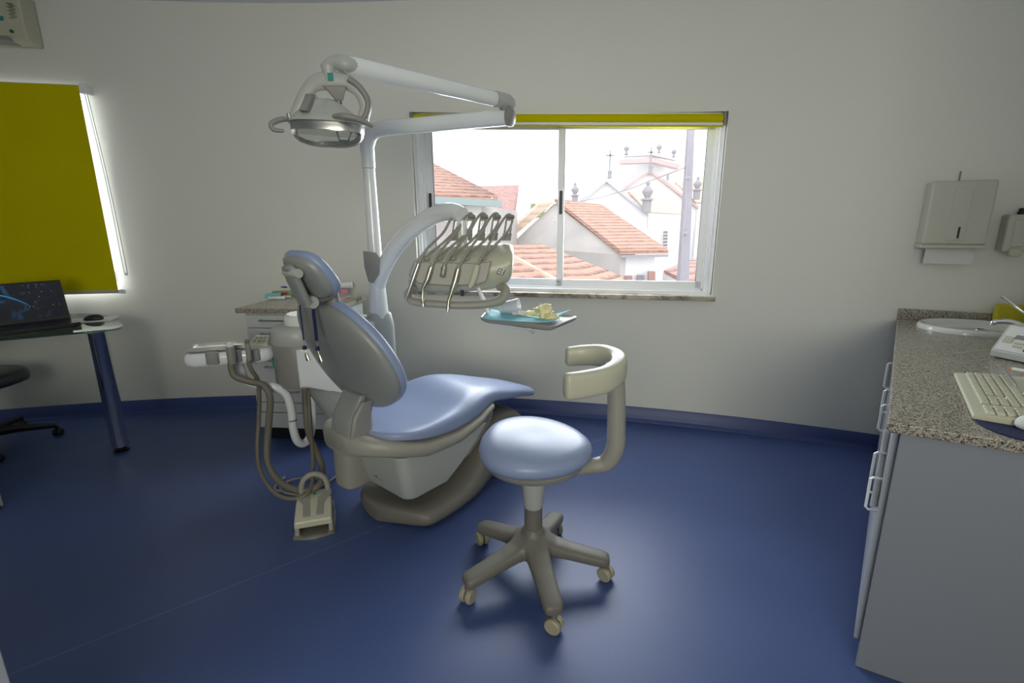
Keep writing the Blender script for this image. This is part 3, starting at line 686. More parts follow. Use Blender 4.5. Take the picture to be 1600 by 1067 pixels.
# head: wide ellipsoid shell, mirror band, clear cover
LX_ = (at(575, 195, LY) - at(450, 195, LY)).length / 2
lcx = at(512, 196, LY)
tl = radians(-3)
def lf(x, y, h): return lcx + V((x * cos(tl) - h * sin(tl), y, x * sin(tl) + h * cos(tl)))
ol = se(LX_ * .93, .085, 2.3, 44)
t = MB(); t.pad(ol, [(0, .004), (.002, .012), (.02, .030), (.045, .05), (.075, .075), (.095, .088), (.12, .092)], lambda x, y, h: lf(x - (0 if h < .02 else (h - .02) * .15), y, h)); t.build('head_shell', M['grey'], la, ang=70)
t = MB(); t.loft([[lf(-.055 + x, y, h) for x, y in se(.017, w_, 4, 20)] for h, w_ in ((.03, .098), (.05, .075), (.075, .05), (.10, .025), (.104, .01))]); t.build('top_clip', M['mid'], la, ang=60)
t = MB(); t.pad(se(LX_ * .90, .080, 2.3, 44), [(0.004, .008), (.0, .0), (.002, -.026), (.010, -.027), (.03, -.012)], lf); t.build('reflector_band', M['steel'], la, ang=50)
t = MB(); t.pad(se(LX_ * .90, .080, 2.3, 44), [(.003, -.0265), (.004, -.036), (.014, -.052), (.035, -.066), (.06, -.073), (.09, -.077)], lf); t.build('clear_cover', M['clear'], la, ang=80)
t = MB(); t.tube([lf(.04, -.02, -.024), lf(.055, -.035, -.056), lf(.085, -.03, -.056), lf(.095, -.02, -.024)], .004, 8); t.build('bulb_holder', M['mid'], la)
t = MB(); t.tube(cr([lf(-.13, .0, .012), lf(-.155, -.03, .008), lf(-.185, -.05, -.012), lf(-.18, -.05, -.032), lf(-.145, -.045, -.034)]), [.006, .010, .010, .008, .006], 12); t.build('handle', M['mid'], la)
t = MB(); t.tube(cr([lf(.05, -.08, .018), lf(.09, -.09, .018), lf(.14, -.08, .012), lf(.185, -.06, -.006)]), [.006, .012, .011, .006], 12, flat=1.3); t.build('handle', M['mid'], la)
for x in (-.14, .145):
    t = MB(); t.lathe(lf(x, 0, .018), [(0, 0), (.009, 0), (.009, .016), (.005, .02), (0, .02)], 12, (x, 0, 1)); t.build('pivot_screw', M['steel'], la)

# ------------------------------------------------------------------ instrument console
ic = empty('instrument_console', V((-.23, 2.15, 1.13)), 'grey instrument console with hose arms and handle loop in front of the window', 'instrument console')
DY = 2.12
def pf(u, v, d=0): return at(u, v, DY + d)
# body cross profile lofted along its width: lower front lip at left/near, sloping deck going up and back
bc0 = pf(642, 430); 
sec = []
for u0, (lo, hi, back) in ((636, (440, 425, 400)), (640, (452, 415, 396)), (650, (457, 408, 389)), (680, (459, 409, 381)), (720, (458, 409, 379)), (760, (455, 408, 378)), (785, (450, 402, 377)), (797, (440, 396, 378)), (802, (425, 400, 384))):
    sh = (u0 - 720) * .0
    R = [pf(u0, lo, .02), pf(u0 - 1, (lo * .6 + hi * .4), -.03), pf(u0 + 2, hi, -.03), pf(u0 + 9 * (1 if u0 < 700 else .2), (hi + back) / 2, .06), pf(u0 + 18 * (1 if u0 < 690 else .1), back, .14), pf(u0 + 14 * (1 if u0 < 690 else .1), back + 6, .20), pf(u0 + 8 * (1 if u0 < 690 else .1), lo - 14, .22), pf(u0, lo - 2, .12)]
    sec.append(R)
t = MB(); t.loft(sec); t.build('body', M['cream'], ic, sub=2, ang=180)
# front holder rail with five notches
t = MB(); t.loft([[pf(u_, v_, d_) for u_, v_, d_ in ((x0 + dx, y0, -.045), (x0, y1, -.055), (x0, y1, -.02), (x0 + dx, y0, -.01))] for x0, dx, y0, y1 in ((639, 7, 408, 432), (655, 4, 409, 443), (700, 0, 410, 447), (745, -1, 411, 445), (758, 2, 409, 441), (762, 6, 407, 432))]); t.build('holder_rail', M['beige'], ic, bev=.006, seg=3)
HX = [664, 684, 705, 726, 752]
for u_ in HX:
    t = MB(); c = pf(u_ + 3, 404, -.0); t.lathe(c, [(0, 0), (.014, 0), (.015, .006), (.009, .012), (0, .014)], 16, (0, -.6, .8)); t.build('hose_socket', M['beige'], ic)
# whip arms behind
AX = [(716, 352), (736, 352), (756, 352), (776, 352), (797, 354)]
for k, (u_, v_) in enumerate(AX):
    o_ = []
    a0 = pf(u_ - 6, 376, .15); a1 = pf(u_ + 0, 336, .13)
    t = MB()
    ax = V((.021, 0, 0))
    L_ = a1 - a0
    for sgn in (-1, 1):
        t.orient(a0 + ax * (sgn * .62) - ax * .22, ax * .45, V((0, .016, 0)), L_ * .82)
    t.orient(a0 - ax, ax * 2, V((0, .016, 0)), L_ * .30)
    t.orient(a0 - ax * .8 + L_ * .78, ax * 1.6, V((0, .018, 0)), L_ * .24)
    ar = t.build('whip_arm', M['beige'], ic, bev=.003)
    t = MB(); t.lathe(a1 + V((-.012, .008, -.008)), [(0, 0), (.010, 0), (.010, .028), (.006, .032), (0, .032)], 16, (1, 0, 0)); t.build('roller', M['dark'], ar)
# control panel on the right side
t = MB(); q = [pf(776, 428, -.035), pf(786, 430, -.03), pf(799, 407, .0), pf(793, 394, .02)]; t.prism(q, (-.001, -.006, .002)); kp = t.build('key_panel', M['mid'], ic)
for i in range(8):
    a_ = q[0].lerp(q[3], (i + .6) / 8.6); b_ = q[1].lerp(q[2], (i + .6) / 8.6)
    for f_ in (.25, .7):
        t = MB(); t.box(a_.lerp(b_, f_) + V((0, -.008, .002)), (.008, .005, .006)); t.build('button', M['paper'], kp)
t = MB(); t.orient(pf(640, 444, -.022), (.016, 0, 0), (0, .006, 0), (0, 0, .012)); t.build('maker_mark', M['teal'], ic, label='small teal mark')
lp = [pf(648, 448, .0), pf(637, 460, -.02), pf(645, 471, -.03), pf(680, 475, -.05), pf(720, 477, -.05), pf(760, 475, -.04), pf(783, 468, -.02), pf(790, 452, .0), pf(778, 448, .03)]
t = MB(); t.tube(cr(lp, 8), [.014, .017, .017, .017, .018, .019, .022, .022, .014], 16, flat=.9); t.build('handle_loop', M['beige'], ic)
t = MB(); t.tube([pf(745, 446, .02), pf(756, 470, .0), pf(763, 492, .0)], .011, 10, flat=.6); t.build('tray_strut', M['alu'], ic)
t = MB(); t.lathe(pf(722, 452, .03), [(0, 0), (.008, 0), (.008, .03), (0, .03)], 12, (0, 0, -1)); t.build('hose_stub', M['black'], ic)
t = MB(); t.lathe(V((pth[-1].x, pth[-1].y, 1.30)), [(0, -.06), (.022, -.06), (.022, .10), (.022, .12), (0, .13)], 20); t.build('mounting_post', M['white'], ic)

# handpieces with hoses
HP = [  # tip path (top->tip), radii, material, label
    ([(654, 412), (647, 432), (640, 452), (634, 469)], [.006, .008, .006, .003], 'steel', 'slim steel three-way syringe, leftmost of the instruments hanging on the console'),
    ([(674, 417), (668, 437), (661, 450), (660, 466), (661, 474)], [.009, .010, .006, .004, .006], 'gold', 'brass-toned contra-angle handpiece second from left on the console'),
    ([(694, 417), (692, 428), (691, 432)], [.009, .009, .0095], 'steel', 'short steel hose coupling without a handpiece in the middle of the console'),
    ([(716, 420), (712, 437), (706, 456), (701, 470), (700, 482)], [.010, .011, .009, .006, .006], 'gold', 'long bronze handpiece reaching lowest below the console'),
    ([(746, 414), (742, 430), (737, 444), (733, 450)], [.010, .012, .010, .006], 'key', 'yellowish plastic scaler handpiece rightmost on the console')]
for k, (pp, rr, mt, lab) in enumerate(HP):
    g0 = pf(*pp[0], -.055); tip = pf(*pp[-1], -.075)
    r_ = empty('dental_handpiece', tip, lab, 'handpiece', 'instruments hanging on the console')
    P_ = [pf(u_, v_, -.058 - .02 * i / len(pp)) for i, (u_, v_) in enumerate(pp)]
    t = MB(); t.tube(P_, [q_ * 1.25 for q_ in rr], 14); t.build('handpiece_body', M[mt], r_)
    if k in (1, 2, 3):
        t = MB(); t.tube([P_[0] + (P_[0] - P_[1]) * .4, P_[0] + (P_[1] - P_[0]) * .3], .0085, 14); t.build('coupling', M['beige'], r_)
    if k in (1, 3):
        t = MB(); t.lathe(P_[-1], [(0, 0), (.007, 0), (.007, .014), (0, .014)], 12, tuple((P_[-1] - P_[-2]).normalized())); t.build('drill_head', M['steel'], r_)
    u2, v2 = AX[k]; sx = HX[k]
    hs = [P_[0], pf(pp[0][0] + 12, pp[0][1] - 22, -.03), pf(u2 - 24, v2 + 12, .05), pf(u2 - 10, v2 - 12, .11), pf(u2 - 1, v2 - 19, .14), pf(u2 + 4, v2 - 12, .145), pf(u2 - 2, v2 + 5, .11), pf((u2 + sx) / 2 + 4, 378, .06), pf(sx + 10, 394, .02), pf(sx + 3, 403, -.01)]
    t = MB(); t.tube(cr(hs, 8), .0058, 10); t.build('hose', M['beige'], r_)

# ------------------------------------------------------------------ bracket tray with bib, cup and gloves
TZ = 1.005
def tf(u, v, dz=0): return atz(u, v, TZ + dz)
c4 = [tf(749, 497), tf(760, 485), tf(905, 494), tf(864, 511)]
tc_ = sum(c4, V()) / 4
tr = empty('instrument_tray', tc_, 'grey rectangular instrument tray right of the console, carrying a bib, cup and gloves', 'tray')
def quad_out(c, N=6, r=.12):
    o_ = []
    for i in range(4):
        a, b, d = c[i - 1], c[i], c[(i + 1) % 4]
        p, q = b.lerp(a, r), b.lerp(d, r)
        for k in range(N + 1):
            t_ = k / N; o_.append(((1 - t_) ** 2 * p + 2 * t_ * (1 - t_) * b + t_ * t_ * q))
    return [(p.x, p.y) for p in o_]
t = MB(); t.pad(quad_out(c4), [(.05, -.022), (.02, -.020), (.006, -.012), (0, 0), (.004, .003), (.02, -.004), (.05, -.006)], lambda x, y, h: V((x, y, TZ + h))); t.build('tray_plate', M['beige'], tr, ang=50)
t = MB(); t.tube([tf(765, 503, -.03), tf(832, 515, -.03)], .008, 10, flat=1.6); t.tube([tf(828, 512, -.02), tf(832, 518, -.045)], .010, 12); t.build('support_rail', M['alu'], tr)
# bib
c5 = [tf(753, 498, .01), tf(768, 484, .01), tf(892, 492, .01), tf(862, 505, .01)]
g = MB(); NN = 16; vs = []; fs = []
for i in range(NN + 1):
    for j in range(NN + 1):
        a_, b_ = i / NN, j / NN
        p = c5[0].lerp(c5[3], a_).lerp(c5[1].lerp(c5[2], a_), b_)
        z = .004 + .004 * sin(9 * a_ + 4 * b_) * sin(7 * b_) + .05 * max(0, a_ - .78) ** 1.2 * (1 + 2.0 * b_) + .05 * max(0, .12 - a_)
        vs.append(V((p.x, p.y, TZ + z + .004)))
for i in range(NN):
    for j in range(NN):
        a_ = i * (NN + 1) + j; fs.append((a_, a_ + 1, a_ + NN + 2, a_ + NN + 1))
g.add(vs, fs); bo = g.build('patient_bib', M['bib'], label='turquoise paper bib spread over the tray with its right corner curled up', cat='bib')
m_ = bo.modifiers.new('thick', 'SOLIDIFY'); m_.thickness = .0015
cp = atz(800, 484, TZ + .03); ax = (V((1, -.25, .14))).normalized()
t = MB(); t.lathe(cp - ax * .055 + V((0, 0, .012)), [(.0, 0), (.022, 0), (.024, .002), (.037, .085), (.0385, .087), (.036, .087), (.0225, .004), (0, .003)], 32, tuple(ax)); t.build('plastic_cup', M['cup'], label='translucent white plastic cup lying on its side on the bib', cat='cup')
def crumple(c, rx, ry, rz, seed, nm, mt, **kw):
    import bmesh
    b = bmesh.new(); bmesh.ops.create_icosphere(b, subdivisions=4, radius=1)
    vs = []
    for v_ in b.verts:
        p = v_.co.copy(); n_ = noise.noise(p * 1.9 + V((seed, 0, 0))) * .55 + abs(noise.noise(p * 4 + V((seed, 5, 0)))) * .5
        k = .75 + n_; q = V((p.x * rx, p.y * ry, max(p.z, -.35) * rz)) * k; vs.append(V(c) + q)
    fs = [[x.index for x in f.verts] for f in b.faces]; b.free()
    m = MB(); m.add(vs, fs); return m.build(nm, mt, ang=180, **kw)
g1 = atz(848, 490, TZ + .03)
crumple(g1 + V((0, 0, .002)), .046, .04, .038, 3, 'latex_glove', M['glove'], label='crumpled yellowish latex glove heaped highest on the bib', cat='glove', group='used gloves on the tray')
crumple(atz(862, 498, TZ + .015) + V((0, 0, .006)), .032, .026, .020, 9, 'latex_glove', M['glove'], label='smaller crumpled yellow glove at the right front of the bib', cat='glove', group='used gloves on the tray')
crumple(atz(830, 492, TZ + .015) + V((0, 0, .004)), .03, .022, .015, 14, 'latex_glove', M['glove'], label='flat pale yellow glove lying between the cup and the glove heap', cat='glove', group='used gloves on the tray')
crumple(atz(815, 491, TZ + .015) + V((0, 0, .002)), .045, .022, .012, 21, 'paper_tissue', M['paper'], label='flat white tissue lying in front of the plastic cup', cat='tissue')

# ------------------------------------------------------------------ assistant tray, arm and suction hoses
AT = empty('assistant_tray', V((-1.42, 2.3, .79)), 'white assistant holder tray on a curved arm, left of the dental chair', 'tray')
a0 = V((-1.60, 2.27, .785)); a1 = V((-1.215, 2.40, .785)); ad = (a1 - a0).normalized(); an = V((-ad.y, ad.x, 0)); AL = (a1 - a0).length
def af(x, y, z): return a0 + ad * x + an * y + V((0, 0, z))
t = MB(); t.pad([(0, -.02), (.02, -.045), (.2, -.05), (AL - .05, -.055), (AL - .01, -.03), (AL, .03), (AL - .02, .10), (AL - .08, .14), (.3, .12), (.2, .10), (.05, .08), (.0, .04)], rprof(-.052, .018, .028), lambda x, y, h: af(x, y, h)); t.build('tray_body', M['white'], AT, ang=60, sub=1)
t = MB(); t.orient(af(.025, -.02, .022), ad * .25, an * .10, (0, 0, .004)); t.orient(af(.025, -.02, .022), ad * .25, an * .004, (0, 0, .022)); t.orient(af(.025, .08, .022), ad * .25, an * .004, (0, 0, .022)); t.build('steel_dish', M['steel'], AT)
t = MB(); q = [af(AL - .13, .03, .02), af(AL - .03, .0, .02), af(AL - .03, .10, .05), af(AL - .10, .12, .05)]; t.prism(q, (0, 0, .012)); kp = t.build('key_panel', M['cream'], AT, bev=.004)
for i in range(3):
    for j in range(2):
        c = q[0].lerp(q[1], .25 + .25 * i).lerp(q[3].lerp(q[2], .25 + .25 * i), .3 + .35 * j) + V((0, 0, .016)); t = MB(); t.box(c, (.014, .014, .006), .3); t.build('button', M['mid'], kp)
for x in (.135, .235, .315):
    t = MB(); t.tube([af(x, -.052 + .012 * sin(a_) - .0, -.012 + .038 * cos(a_)) for a_ in [2 * pi * k / 16 for k in range(16)]], .012, 8, closed=True)
    t = MB(); t.pad(se(.028, .012, 3, 20), rprof(-.036, .026, .006), lambda px_, py_, h: af(x + px_, -.052 + py_, h)); t.build('hose_holder', M['mid'], AT)
arm = [af(.22, .03, -.02), at(376, 578, 2.34), at(384, 594, 2.34), at(405, 602, 2.35), at(428, 604, 2.36), at(447, 616, 2.38), at(455, 640, 2.39), at(458, 668, 2.40), at(464, 688, 2.42), at(474, 693, 2.46), at(484, 682, 2.50), at(488, 655, 2.53), at(487, 615, 2.54), at(486, 595, 2.54)]
t = MB(); t.tube(cr(arm, 7), .0215, 16); t.build('curved_arm', M['white'], AT)
t = MB(); t.tube([at(457, 655, 2.395), at(457.3, 657, 2.395)], .0222, 16); t.build('arm_seam', M['dark'], AT)
hn = 0
for (pts, r, lab, topp, tm) in (
    ([(362, 560, 2.25), (362, 575, 2.25), (368, 588, 2.25), (390, 596, 2.27), (412, 602, 2.30), (422, 622, 2.30), (420, 660, 2.30), (417, 700, 2.28), (419, 725, 2.24), (432, 748, 2.20), (455, 763, 2.16), (478, 767, 2.14), (500, 755, 2.18), (503, 730, 2.28), (494, 705, 2.36), (482, 675, 2.46), (478, 640, 2.52), (476, 600, 2.53)], .0165, 'thick taupe suction hose from the assistant tray, the left one with the white nozzle', (362, 545), 'white'),
    ([(389, 555, 2.27), (389, 568, 2.27), (394, 580, 2.28), (402, 592, 2.31), (405, 615, 2.32), (404, 660, 2.32), (402, 700, 2.27), (406, 735, 2.2), (424, 765, 2.12), (446, 778, 2.09), (470, 777, 2.09), (486, 762, 2.14), (489, 730, 2.26), (488, 700, 2.36), (484, 660, 2.48), (482, 600, 2.53)], .0105, 'thinner taupe saliva hose from the assistant tray, beside the thick suction hose', (389, 535), 'dark')):
    P_ = [at(*p) for p in pts]
    P_ = [V((p.x, p.y, max(p.z, r + .001))) for p in P_]
    q_ = empty('suction_hose', P_[0], lab, 'hose', 'suction hoses of the dental unit')
    t = MB(); t.tube(cr(P_, 6), r, 12); t.build('tube', M['hose'], q_)
    g0 = P_[0] + V((0, 0, -.005)); t = MB(); t.lathe(g0, [(0, -.02), (r * 1.1, -.02), (r * 1.25, .03), (r * 1.1, .065), (0, .065)], 16); t.build('grip', M['mid'], q_)
    t = MB(); t.lathe(g0 + V((0, 0, .065)), [(0, 0), (r * 1.0, 0), (r * 1.05, .015), (r * .55, .018), (0, .012)], 16); t.build('nozzle', M[tm], q_)

# ------------------------------------------------------------------ foot pedal and cable coil
fp = empty('foot_pedal', V((-.93, 2.0, 0)), 'cream foot pedal with arched carry handle on the floor left of the dental chair', 'foot pedal')
p0 = atz(460, 845); p1 = atz(521, 838); FW = (p1 - p0).length; fx = V((.955, .295, 0)); fy = V((-fx.y, fx.x, 0))
def ff(x, y, z): return p0 + fx * x + fy * y + V((0, 0, z))
t = MB(); t.pad([(-.005, 0), (FW * .5, -.022), (FW + .005, 0), (FW, .20), (0, .20)], [(0, .002), (0, .008), (.004, .01)], lambda x, y, h: ff(x, y, h)); t.build('floor_plate', M['pedmetal'], fp)
W_ = FW
t = MB(); t.loft([[ff(x, y, z) for x, y, z in ((.0, .02, zb), (W_, .02, zb), (W_ - .004, .02, zt), (.004, .02, zt))] if False else [ff(i, y, zb), ff(W_ - i, y, zb), ff(W_ - i - .004, y, zt), ff(i + .004, y, zt)] for y, i, zb, zt in ((.015, .0, .045, .078), (.05, .0, .04, .095), (.12, .002, .03, .125), (.20, .008, .02, .13), (.225, .012, .02, .12))]); t.build('body', M['cream'], fp, bev=.008, seg=3)
t = MB(); t.box(ff(.012, .12, .03), (.02, .20, .045), atan2(fx.y, fx.x)); t.box(ff(W_ - .012, .12, .03), (.02, .20, .045), atan2(fx.y, fx.x)); t.box(ff(W_ / 2, .2, .03), (W_ - .02, .03, .045), atan2(fx.y, fx.x)); t.build('lower_body', M['beige'], fp, bev=.004)
for sg in (-1, 1):
    c = W_ / 2; o_ = []
    pts2 = [(c + sg * .012, .035), (c + sg * .045, .035), (c + sg * .048, .10), (c + sg * .078, .14), (c + sg * .078, .185), (c + sg * .05, .175), (c + sg * .018, .13)]
    def topf(y): return .078 + (.095 - .078) * min(1, (y - .015) / .035) if y < .05 else (.095 + .03 * (y - .05) / .07 if y < .12 else .125 + .005 * (y - .12) / .08)
    pr = MB(); pr.add([ff(x, y, topf(y) - .001) for x, y in pts2] + [ff(x, y, topf(y) + .005) for x, y in pts2], [tuple(range(7))[::-1], tuple(range(7, 14))] + [(i, (i + 1) % 7, 7 + (i + 1) % 7, 7 + i) for i in range(7)])
    pr.build('rubber_pad', M['beige'], fp, bev=.002)
t = MB(); t.box(ff(W_ / 2, .165, .131), (.014, .014, .004), .1); t.build('maker_mark', M['teal'], fp, label='small teal mark')
t = MB(); t.tube(cr([ff(.028, .19, .11), ff(.026, .195, .16), ff(.045, .20, .20), ff(W_ / 2, .20, .218), ff(W_ - .045, .20, .20), ff(W_ - .026, .195, .16), ff(W_ - .028, .19, .11)]), .0135, 14); t.build('carry_handle', M['beige'], fp)
# grey cable coiled beside it
cb = [(445, 745), (432, 757), (430, 765), (450, 768), (475, 768), (500, 760), (512, 752), (500, 748), (470, 747), (450, 752), (438, 760), (446, 770), (480, 772), (505, 758), (520, 748), (535, 737), (545, 730)]
P_ = [atz(u_, v_, .009 + .004 * (i % 3)) for i, (u_, v_) in enumerate(cb)]
t = MB(); t.tube(cr(P_, 8), .0065, 10); t.build('pedal_cable', M['mid'], label='dark grey cable coiled on the floor between the foot pedal and the chair base', cat='cable')

# ------------------------------------------------------------------ operator stool
SX, SY = .082, 1.716
stl = empty('operator_stool', V((SX, SY, 0)), 'blue round-seated operator stool with curved grey armrest on five castors', 'stool')
t = MB()
angs = [radians(66 + 72 * k) for k in range(5)]
for a_ in angs:
    d = V((cos(a_), sin(a_), 0)); n_ = V((-sin(a_), cos(a_), 0)); rings = []
    for r_, hw, z0, z1 in ((.0, .05, .10, .21), (.045, .052, .105, .20), (.09, .046, .105, .17), (.15, .042, .095, .150), (.22, .040, .080, .132), (.28, .038, .068, .118), (.30, .034, .068, .112), (.308, .025, .072, .105)):
        rings.append([V((SX, SY, (z0 + z1) / 2)) + d * r_ + n_ * x + V((0, 0, y)) for x, y in se(hw, (z1 - z0) / 2, 3.2, 20)])
    t.loft(rings)
t.lathe((SX, SY, 0), [(0, .10), (.06, .10), (.068, .13), (.062, .17), (.048, .20), (.040, .225), (0, .23)], 32)
sb = t.build('star_base', M['dark'], stl, ang=60)
m_ = sb.modifiers.new('remesh', 'REMESH'); m_.mode = 'VOXEL'; m_.voxel_size = .006; m_.use_smooth_shade = True
m_ = sb.modifiers.new('smooth', 'SMOOTH'); m_.factor = .5; m_.iterations = 10
t = MB(); t.lathe((SX, SY, 0), [(0, .20), (.036, .20), (.036, .335), (0, .335)], 28); t.build('gas_column', M['dark'], stl)
t = MB(); t.lathe((SX, SY, 0), [(0, .315), (.036, .315), (.040, .33), (.046, .41), (.048, .455), (0, .46)], 28); t.build('column_sleeve', M['grey'], stl)
def castor(parent, c, d, r=.030, mt='wheel', fork='dark'):
    n_ = V((-d.y, d.x, 0))
    f_ = MB(); f_.lathe(c + V((0, 0, r)), [(0, .01), (.012, .01), (.012, .045), (0, .045)], 12); f_.box(c + V((0, 0, r + .010)), (.03, .04, .03), atan2(d.y, d.x))
    k = f_.build('castor', M[fork], parent, bev=.006)
    for sg in (-1, 1):
        w_ = MB(); w_.lathe(c + n_ * (sg * .004) + V((0, 0, r)), [(0, 0), (r - .004, 0), (r, .004), (r, .016), (r - .005, .021), (r * .45, .022), (0, .020)], 24, tuple(n_ * sg)); w_.build('wheel', M[mt], k)
for i, a_ in enumerate(angs):
    b_ = a_ + (.6, -.4, .5, .9, -.6)[i]
    castor(stl, V((SX + cos(a_) * .295, SY + sin(a_) * .295, 0)), V((cos(b_), sin(b_), 0)))
t = MB(); t.lathe((SX, SY, 0), [(0, .462), (.06, .462), (.15, .488), (.19, .512), (.202, .535), (.19, .54), (0, .54)], 48); t.build('seat_pan', M['beige'], stl, ang=60)
t = MB(); rings = []
for r_, h in ((.0, .545), (.10, .540), (.19, .536), (.206, .542), (.214, .556), (.216, .573), (.210, .592), (.193, .609), (.165, .620), (.12, .628), (.06, .632), (.02, .631)):
    R = []
    for k in range(48):
        a_ = 2 * pi * k / 48; rr = r_ * (1 + .035 * cos(3 * (a_ - 1.9))); lift = .020 * max(0, h - .57) / .08 * cos(a_ - 2.4) * (r_ / .2) - .010 * max(0, h - .6) / .05 * (1 - r_ / .2)
        R.append(V((SX + rr * cos(a_), SY + rr * sin(a_), h + lift)))
    rings.append(R)
t.loft(rings); t.build('seat_cushion', M['vinyl'], stl, ang=180)
# J-shaped upright
u0 = V((SX + .12, SY - .03, .488))
P_ = [u0, at(925, 728, 1.64), at(948, 722, 1.63), at(961, 700, 1.62), at(963, 668, 1.62), at(963, 625, 1.62), at(962, 590, 1.62), at(960, 567, 1.62)]
t = MB(); t.tube(cr(P_), [.026, .028, .032, .034, .033, .032, .031, .030], 20, flat=1.1, up=(0, 0, 1)); t.build('upright', M['beige'], stl, ang=60)
# armrest: C-shaped padded band
AZ = .905; ctr = at(935, 570, 1.62); 
def arx(u, v, z): return atz(u, v, z)
Pt = [atz(880, 607, .86), atz(915, 606, .868), atz(945, 600, .882), atz(960, 585, .90), atz(957, 568, .918), atz(940, 556, .922), atz(925, 560, .915), atz(905, 560, .90), atz(878, 556, .895)]
Pt = [V((.170, 1.475, .895)), V((.235, 1.50, .895)), V((.31, 1.535, .90)), V((.365, 1.60, .91)), V((.375, 1.68, .92)), V((.335, 1.745, .925)), V((.27, 1.77, .92)), V((.205, 1.765, .915))]
rings = []; Q = cr(Pt, 6); m_ = len(Q)
for i, p in enumerate(Q):
    T = (Q[min(i + 1, m_ - 1)] - Q[max(i - 1, 0)]).normalized(); B = V((T.y, -T.x, 0)).normalized(); f_ = i / (m_ - 1)
    hh = .045 - .016 * max(0, f_ - .45); ww = .020 + .010 * sin(pi * f_)
    k = 1 if 0 < i < m_ - 1 else .82
    rings.append([p + B * (x * k) + V((0, 0, y * k)) for x, y in se(ww, hh, 3.4, 24)])
t = MB(); t.loft(rings); t.build('armrest', M['cream'], stl, ang=60)

# ------------------------------------------------------------------ drawer cabinet at the wall
dc = empty('drawer_cabinet', V((-1.45, 3.3, 0)), 'pale drawer cabinet with granite top against the wall behind the dental chair', 'cabinet')
g0 = atz(372.4, 482.6, .905); g1 = atz(473.6, 485.4, .905); gx = (g1 - g0).normalized(); gy = V((-gx.y, gx.x, 0))
g0 = V((-1.73, 2.98, 0)); 
gx = V((.96, -.10, 0)).normalized(); gy = V((-gx.y, gx.x, 0)); GW = .62; GD = .56
def gf(x, y, z): return g0 + gx * x + gy * y + V((0, 0, z))
t = MB(); t.orient(gf(0, 0, .875), gx * GW, gy * GD, (0, 0, .03)); t.build('granite_top', M['granite'], dc, bev=.004)
t = MB(); t.orient(gf(.05, .03, .10), gx * (GW - .07), gy * (GD - .05), (0, 0, .775)); t.build('carcass', M['drawer'], dc, bev=.003)
t = MB(); t.orient(gf(.08, .08, .0), gx * (GW - .13), gy * (GD - .12), (0, 0, .10)); t.build('plinth', M['black'], dc)
zz = [.865, .78, .665, .565, .40, .285, .215, .105]
for i in range(7):
    a_, b_ = zz[i + 1] + .003, zz[i] - .003
    t = MB(); t.orient(gf(.055, .012, a_), gx * (GW - .08), gy * .018, (0, 0, b_ - a_)); dr = t.build('drawer', M['drawer'], dc, bev=.002)
    if i < 5:
        t = MB(); zc = b_ - .03; t.tube([gf(.16, .012, zc), gf(.16, -.016, zc), gf(.36, -.016, zc), gf(.36, .012, zc)], .005, 8); t.build('handle', M['steel'], dr)
# things on it
def on(u, v, dz=0): return atz(u, v, .905 + dz)
def item(nm, u, v, sz, mt, lab, cat, rz=0, dz=0, grp='dental supplies on the granite cabinet top', rnd=0):
    c = gf(0, 0, 0); p = on(u, v); p.z = .905 + dz + sz[2] / 2
    m = MB()
    if rnd: 
        d_ = V((cos(rz), sin(rz), 0)) * sz[0] / 2; m.tube([p - d_, p - d_ * .9, p + d_ * .9, p + d_], [rnd * .6, rnd, rnd, rnd * .7], 12)
        return m.build(nm, M[mt], label=lab, cat=cat, group=grp)
    m.box(p, sz, rz); return m.build(nm, M[mt], bev=.002, label=lab, cat=cat, group=grp)
item('supply_box', 427, 465, (.09, .07, .03), 'bib', 'light blue low box at the left end of the granite cabinet top', 'box', .2)
item('supply_tube', 432, 468, (.11, .03, .022), 'paper', 'white squeezed tube in front of the light blue box', 'tube', .1, rnd=.011)
item('material_syringe', 437, 463, (.10, .016, .016), 'red', 'red capped syringe behind the white tube', 'syringe', .15, dz=.012, rnd=.008)
item('supply_tube', 448, 466, (.06, .03, .02), 'disp', 'short cream tube right of the white tube', 'tube', .4, rnd=.010)
item('marker_pen', 441, 459, (.10, .014, .014), 'purple', 'purple pen lying at the back of the supplies', 'pen', -.3, dz=.045, rnd=.006)
item('instrument_case', 445, 461, (.16, .05, .03), 'leaf', 'green instrument case under the purple pen', 'case', .1)
item('wooden_tray', 542, 468, (.18, .12, .02), 'marble', 'brown tray at the right end of the granite cabinet top', 'tray', .5)
item('supply_box', 537, 463, (.05, .04, .03), 'pink', 'pink and red box on the brown tray', 'box', .5, dz=.02)
item('cotton_roll_dispenser', 541, 461, (.10, .05, .05), 'paper', 'white rounded dispenser lying on the brown tray', 'dispenser', .25, dz=.045, rnd=.026)

